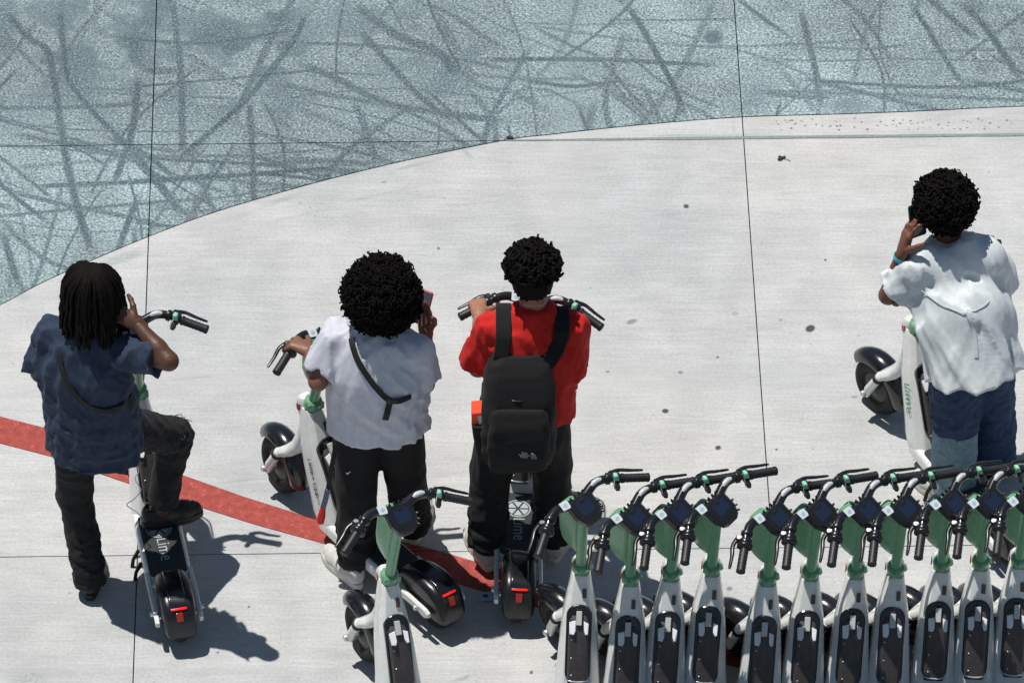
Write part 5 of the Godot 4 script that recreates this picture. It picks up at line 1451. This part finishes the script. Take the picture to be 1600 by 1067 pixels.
func body(parent: Node, J: Dictionary, face: Vector3, skin: Material, hands: Array, sc := 1.0) -> MB:
	# face: horizontal direction that the head looks; torso axes from the shoulders
	var rt: Vector3 = (J.shR - J.shL).normalized()
	var ps := []
	var bk := Vector3.UP.cross(rt).normalized() * -1.0
	bk = rt.cross(Vector3.UP).normalized()
	ps.push_back(pr(J.neck + Vector3(0, -0.12, 0), J.pel + Vector3(0, 0.12, 0), 0.115, 0.10, 0.06, bk, 1.6))
	ps.push_back(pr(J.pel + Vector3(0, 0.08, 0), J.pel + Vector3(0, -0.02, 0), 0.115, 0.115, 0.06, bk, 1.4))
	ps.push_back(pr(J.shL, J.shR, 0.04, 0.04, 0.05))
	ps.push_back(pr(J.neck + Vector3(0, -0.05, 0), J.head + Vector3(0, -0.05, 0) - face * 0.01, 0.058, 0.055, 0.04))
	# head
	var h: Vector3 = J.head
	ps.push_back(pr(h - face * 0.02, h + face * 0.015 + Vector3(0, 0.02, 0), 0.088, 0.085, 0.03))
	ps.push_back(pr(h + face * 0.03 + Vector3(0, -0.04, 0), h + face * 0.05 + Vector3(0, -0.085, 0), 0.06, 0.038, 0.04))
	ps.push_back(pr(h + face * 0.098 + Vector3(0, 0.0, 0), h + face * 0.118 + Vector3(0, -0.035, 0), 0.009, 0.014, 0.012))
	var side := face.cross(Vector3.UP).normalized()
	for s in [-1.0, 1.0]:
		ps.push_back(pr(h + side * s * 0.086 - face * 0.012 + Vector3(0, 0.012, 0), h + side * s * 0.084 - face * 0.006 + Vector3(0, -0.028, 0), 0.016, 0.010, 0.01, side, 1.8))
		ps.push_back(pr(h + face * 0.088 + side * s * 0.018 + Vector3(0, 0.02, 0), h + face * 0.084 + side * s * 0.045 + Vector3(0, 0.022, 0), 0.009, 0.009, 0.012))
	ps.push_back(pr(h + face * 0.098 + side * 0.02 + Vector3(0, -0.062, 0), h + face * 0.098 - side * 0.02 + Vector3(0, -0.062, 0), 0.0075, 0.0075, 0.008))
	for s in ["L", "R"]:
		var sh: Vector3 = J["sh" + s]; var el: Vector3 = J["el" + s]; var wr: Vector3 = J["wr" + s]
		ps.push_back(pr(sh, el, 0.044 * sc, 0.04 * sc, 0.03))
		ps.push_back(pr(el, el.lerp(wr, 0.35), 0.04 * sc, 0.039 * sc, 0.015))
		ps.push_back(pr(el.lerp(wr, 0.35), wr, 0.039 * sc, 0.027 * sc, 0.015))
		var hp: Vector3 = J["hip" + s]; var kn: Vector3 = J["kn" + s]; var an: Vector3 = J["an" + s]
		ps.push_back(pr(hp, kn, 0.078, 0.052, 0.05))
		ps.push_back(pr(kn, kn.lerp(an, 0.35), 0.05, 0.05, 0.02))
		ps.push_back(pr(kn.lerp(an, 0.35), an, 0.05, 0.034, 0.02))
	var mb := MB.new()
	sdf(ps, 0.011, mb)
	for q in hands: hand(mb, q[0], q[1], q[2], q[3], q[4], q[5] if q.size() > 5 else 0.0, q[6] if q.size() > 6 else 0.5, 1.0)
	part(parent, "body", mb, skin)
	for s in [-1.0, 1.0]:
		part(parent, "eye", MB.new().lathe([[0.0, -0.012], [0.0085, -0.0085], [0.012, 0.0], [0.0085, 0.0085], [0.0, 0.012]], h + face * 0.083 + side * s * 0.032 + Vector3(0, 0.0, 0), Vector3.UP, 10, false), M.cap)
	return mb
# springy curls over an ellipsoid; face_dir is left free below the fringe
func curls(c: Vector3, rad: Vector3, n: int, hr: float, tr: float, turns: float, sd: int, face: Vector3, low: float, base_r := 0.93, lump := 0.02) -> MB:
	var r := RandomNumberGenerator.new()
	r.seed = sd
	var nz := FastNoiseLite.new()
	nz.seed = sd; nz.frequency = 9.0
	var mb := MB.new()
	var rings := []
	for i in 25:
		var ring := PackedVector3Array()
		var th := PI * (0.01 + 0.98 * i / 24.0)
		for j in 40:
			var ph := TAU * j / 40.0
			var d := Vector3(sin(th) * cos(ph), cos(th), sin(th) * sin(ph))
			var q := base_r + nz.get_noise_3dv(d * 0.25) * 0.12
			var fr := maxf(0.0, d.dot(face)) * (1.0 - smoothstep(0.1, 0.6, d.y))
			q *= 1.0 - 0.35 * fr
			if d.y < low: q *= maxf(0.25, 1.0 - (low - d.y) * 1.6)
			ring.push_back(c + d * rad * q)
		rings.push_back(ring)
	mb.loft(rings)
	for i in n:
		var d := Vector3.ZERO
		for tries in 20:
			d = Vector3(r.randfn(), r.randfn(), r.randfn()).normalized()
			if d.y < low: continue
			if d.dot(face) > 0.45 and d.y < 0.35: continue
			break
		var q := base_r * r.randf_range(0.9, 1.03) + nz.get_noise_3dv(d * 0.25) * 0.12 + (r.randf() ** 6) * 0.10
		var p := c + d * rad * q
		var ax := (d + Vector3(r.randfn(), r.randfn() - 0.3, r.randfn()) * 0.55).normalized()
		var u := ax.cross(Vector3(0.3, 0.5, 0.8)).normalized()
		var w := ax.cross(u)
		var rr := hr * r.randf_range(0.7, 1.3)
		var ph := r.randf() * TAU
		var path := []
		var sg := int(7 * turns)
		for s in sg + 1:
			var t := float(s) / sg
			var a := ph + t * turns * TAU
			path.push_back(p + ax * (t - 0.5) * rr * 2.6 + (u * cos(a) + w * sin(a)) * rr)
		mb.tube(path, tr * r.randf_range(0.8, 1.2), 4)
	return mb
func cloth(c: Color, sd: int, weave := 60.0, var_ := 0.82, bump := 1.5) -> StandardMaterial3D:
	var m := mat(c, 0.9)
	m.albedo_texture = noise_tex(0.02, Color(var_, var_, var_), Color(1, 1, 1), sd, 5)
	m.normal_enabled = true
	m.normal_texture = bump_tex(0.12, bump, sd + 1, 256)
	m.rim_enabled = true
	m.rim = 0.15
	triplanar(m, 6.0)
	return m
func strap(path: Array, w: float, th: float, nrm: Array) -> MB:   # flat band along a path, nrm: outward normal per point
	var rings := []
	for i in path.size():
		var d: Vector3 = (path[mini(i + 1, path.size() - 1)] - path[maxi(i - 1, 0)]).normalized()
		var n: Vector3 = nrm[i]
		n = (n - d * n.dot(d)).normalized()
		rings.push_back(rrect(path[i], d.cross(n), n, w * 0.5, th * 0.5, th * 0.4, 2))
	return MB.new().loft(rings)
# band laid on the surface that was meshed last, seen from behind
func back_strap(xy: Array, w: float, th: float, lift := 0.003) -> MB:
	var pts := []
	for q in xy: pts.push_back(Vector3(q[0], q[1], 0))
	var c := curve3(pts, 5)
	var out := []
	var nn := []
	for p in c:
		var z := 0.0
		for dx in [-0.012, 0.0, 0.012]: z = maxf(z, back_z(p.x + dx, p.y)) if dx > -0.012 else back_z(p.x + dx, p.y)
		out.push_back(Vector3(p.x, p.y, z + lift))
		var gx := (back_z(p.x + 0.03, p.y) - back_z(p.x - 0.03, p.y)) / 0.06
		var gy := (back_z(p.x, p.y + 0.03) - back_z(p.x, p.y - 0.03)) / 0.06
		nn.push_back(Vector3(-clampf(gx, -2, 2), -clampf(gy, -2, 2), 1).normalized())
	for k in 2:
		for i in range(1, out.size() - 1): out[i] = (out[i - 1] + out[i] * 2.0 + out[i + 1]) * 0.25 + Vector3(0, 0, 0.0008)
	return strap(out, w, th, nn)
func shoe(parent: Node, heel: Vector3, dir: Vector3, up: Material, sole: Material, length := 0.285, pitch := 0.0) -> void:
	dir = dir.normalized()
	var upv := Vector3.UP
	if pitch != 0.0:
		var ax := dir.cross(Vector3.UP).normalized()
		dir = dir.rotated(ax, pitch); upv = upv.rotated(ax, pitch)
	var sd := dir.cross(upv).normalized()
	var L := length
	var at := func(u: float, y: float, s := 0.0) -> Vector3: return heel + dir * (u * L) + upv * y + sd * s
	var mb := MB.new()
	var ps := [pr(at.call(0.13, 0.06), at.call(0.35, 0.06), 0.037, 0.044, 0.02), pr(at.call(0.35, 0.055), at.call(0.68, 0.042), 0.044, 0.043, 0.03), pr(at.call(0.68, 0.042), at.call(0.86, 0.036), 0.045, 0.034, 0.02),
		pr(at.call(0.14, 0.085), at.call(0.3, 0.095), 0.034, 0.037, 0.02), cut(hollow(pr(at.call(0.16, 0.13), at.call(0.3, 0.14), 0.035, 0.037, 0.01)), at.call(0, 1.0), upv)]
	for q in ps:
		if not q.sub: cut(q, at.call(0, 0.018), -upv)
	sdf(ps, 0.0055, mb)
	var o := part(parent, "shoe", mb, up)
	var rings := []
	for y in [[0.0, 0.94], [0.006, 1.0], [0.026, 1.0], [0.032, 0.95]]:
		var ring := PackedVector3Array()
		for i in 28:
			var a := TAU * i / 28.0
			var u := 0.5 + 0.5 * cos(a)
			var wd := (0.036 + 0.016 * smoothstep(0.25, 0.75, u)) * pow(absf(sin(a)), 0.62) * signf(sin(a)) * float(y[1])
			ring.push_back(at.call(0.5 + (u - 0.5) * 1.0 * float(y[1]), y[0], wd))
		rings.push_back(ring)
	part(o, "sole", MB.new().loft(rings), sole)
	for k in 4:
		var u := 0.44 + 0.07 * k
		var y := 0.098 - 0.0095 * k
		var ph := []
		for i in 5: ph.push_back(at.call(u + 0.006 * (i % 2), y - 0.010 * absf(i - 2.0), (i - 2.0) * 0.012))
		part(o, "lace", MB.new().tube(ph, 0.0032, 5), sole)
func phone(label: String, c: Vector3, nrm: Vector3, upd: Vector3, case_m: Material, screen_m: Material) -> void:
	var t := thing("phone", label, "phone", c)
	nrm = nrm.normalized()
	upd = (upd - nrm * upd.dot(nrm)).normalized()
	var rt := upd.cross(nrm).normalized()
	part(t, "case", MB.new().plate(rpoly(0.038, 0.078, 0.010), -nrm * 0.005, rt, upd, 0.009, 0.0015), case_m)
	part(t, "screen", MB.new().plate(rpoly(0.035, 0.074, 0.008), nrm * 0.0042, rt, upd, 0.0012, 0.0004), screen_m)
	part(t, "camera_bump", MB.new().plate(rpoly(0.014, 0.016, 0.004), -nrm * 0.005 + upd * 0.052 + rt * 0.018, -rt, upd, 0.003, 0.001), M.black)
# ------------------------------------------------------------------ scene
func _ready() -> void:
	var cam := Camera3D.new()
	cam.name = "camera"
	cam.fov = 5.604
	cam.near = 1.0
	cam.far = 400.0
	add_child(cam)
	cam.position = Vector3(0, 20.133, 23.994)
	cam.rotation = Vector3(deg_to_rad(-40.0), 0, 0)
	cam.current = true
	var we := WorldEnvironment.new()
	we.name = "environment"
	var env := Environment.new()
	env.background_mode = Environment.BG_SKY
	var sky := Sky.new()
	var sm := ProceduralSkyMaterial.new()
	sm.sky_top_color = Color(0.36, 0.44, 0.55)
	sm.sky_horizon_color = Color(0.60, 0.67, 0.73)
	sm.sky_curve = 0.15
	sm.ground_bottom_color = Color(0.35, 0.34, 0.33)
	sm.ground_horizon_color = Color(0.55, 0.57, 0.58)
	sm.sun_angle_max = 1.0
	sky.sky_material = sm
	env.sky = sky
	env.background_energy_multiplier = 0.8
	env.tonemap_mode = Environment.TONE_MAPPER_LINEAR
	env.tonemap_exposure = 1.0
	env.sdfgi_enabled = true
	env.ssao_enabled = true
	env.ssil_enabled = true
	we.environment = env
	add_child(we)
	var sun := DirectionalLight3D.new()
	sun.name = "sun"
	sun.light_energy = 1.42
	sun.light_color = Color(1.0, 0.98, 0.955)
	sun.light_angular_distance = 0.5
	sun.shadow_enabled = true
	add_child(sun)
	sun.look_at_from_position(Vector3.ZERO, Vector3(0.268, -1.0, 0.148), Vector3.FORWARD)
	build_ground()
	print("ground ", Time.get_ticks_msec())
	scooter_materials()
	proto = make_scooter()
	place_scooters()
	print("scooters ", Time.get_ticks_msec())
	people()
	small_things()
func place_scooters() -> void:
	scooter("white and green scooter under the raised foot of the rider in blue denim", "ridden scooters", Vector3(-1.516, 0, 1.46), 10.7, 3.0, 2.5)
	var s2 := scooter("white and green scooter held by the person in the white t-shirt", "ridden scooters", Vector3(-0.636, 0, 1.481), 38.0, -5.0, -1.0)
	scooter("white and green scooter between the legs of the rider in red", "ridden scooters", Vector3(0.018, 0, 1.329), 0.0, -2.0, -3.5)
	var s4 := scooter("white and green scooter with green side lettering beside the two-tone jeans", "ridden scooters", Vector3(1.913, 0, 1.01), 26.0, 14.0, -2.0)
	scooter("white and green scooter parked alone in front of the white-shirted rider's shoes", "parked scooters", Vector3(-0.421, 0, 2.659), 17.6, 13.0, -2.0)
	side_lettering(s2, "Lime + Uber", 0.034, M.print_dark, -0.01)
	side_lettering(s4, "Lime", 0.066, M.print_green, 0.0)
	var row := [[0.265, 2.605, -1.0, 43.0], [0.465, 2.673, -1.5, 51.0], [0.622, 2.644, -2.8, 53.0], [0.795, 2.612, -2.5, 53.0], [1.024, 2.672, -3.0, 51.0], [1.206, 2.64, -2.8, 53.0], [1.394, 2.628, -3.0, 52.0], [1.568, 2.62, -2.3, 53.0], [1.757, 2.584, -2.8, 52.0], [1.93, 2.576, -2.0, 52.0], [2.094, 2.564, -2.0, 52.0]]
	var place := ["first, left end of its group", "second from the left end", "third from the left end", "fourth, just left of the gap in the row", "fifth, just right of the gap in the row", "sixth from the left end", "seventh from the left end", "eighth from the left end", "ninth, in front of the two-tone jeans", "tenth, second from the right end", "last, cut by the right edge of the picture"]
	for i in row.size():
		var r: Array = row[i]
		scooter("white scooter in the parked row, " + place[i], "scooters parked in a row", Vector3(r[0], 0, r[1]), -2.0, r[3], r[2])
func small_things() -> void:
	var st := thing("floor_sticker", "pale blue printed sticker on the ground beside the scooter of the rider in red", "sticker", Vector3(-0.092, 0.009, 1.716))
	part(st, "sheet", MB.new().plate(rpoly(0.046, 0.029, 0.002), Vector3.ZERO, Vector3.RIGHT, Vector3.FORWARD, 0.0012), mat(lin(0.42, 0.55, 0.62), 0.6))
	part(st, "print", MB.new().plate(rpoly(0.0105, 0.011, 0.001), Vector3(-0.022, 0.0012, -0.002), Vector3.RIGHT, Vector3.FORWARD, 0.0006), mat(lin(0.03, 0.08, 0.16), 0.6))
	var r := RandomNumberGenerator.new()
	r.seed = 88
	var lf := MB.new()
	for i in 7:
		var a := r.randf() * TAU
		var d := Vector3(cos(a), 0, sin(a))
		var sd := Vector3(-d.z, 0, d.x)
		var c := Vector3(r.randf_range(-0.008, 0.008), 0.004, r.randf_range(-0.006, 0.006))
		lf.loft([PackedVector3Array([c - sd * 0.002, c + Vector3(0, 0.002, 0), c + sd * 0.002]), PackedVector3Array([c + d * 0.012 - sd * 0.008, c + d * 0.012 + Vector3(0, 0.007, 0), c + d * 0.012 + sd * 0.008]), PackedVector3Array([c + d * 0.024 - sd * 0.001, c + d * 0.024 + Vector3(0, 0.003, 0), c + d * 0.024 + sd * 0.001])])
	lf.tube([Vector3(0.01, 0.004, 0.004), Vector3(0.03, 0.006, 0.012), Vector3(0.045, 0.003, 0.02)], 0.0014, 5)
	var ln := part(self, "dead_leaf", lf, mat(lin(0.025, 0.035, 0.033), 0.8))
	ln.position = Vector3(1.247, 0, -1.317)
	tag(ln, "small dark crumpled leaf on the pale slab right of the long joint", "leaf")
	var pb := MB.new()
	sdf([pr(Vector3(-0.008, 0.007, 0), Vector3(0.007, 0.006, 0.003), 0.009, 0.007, 0.01)], 0.003, pb, [fold(60.0, Vector3.UP, 1.0, 0.003, 5)])
	var pn := part(self, "pebble", pb, mat(lin(0.03, 0.033, 0.035), 0.9))
	pn.position = Vector3(-0.008, 0, -1.466)
	tag(pn, "small dark pebble where the sealant strip meets the green lane edge", "pebble")
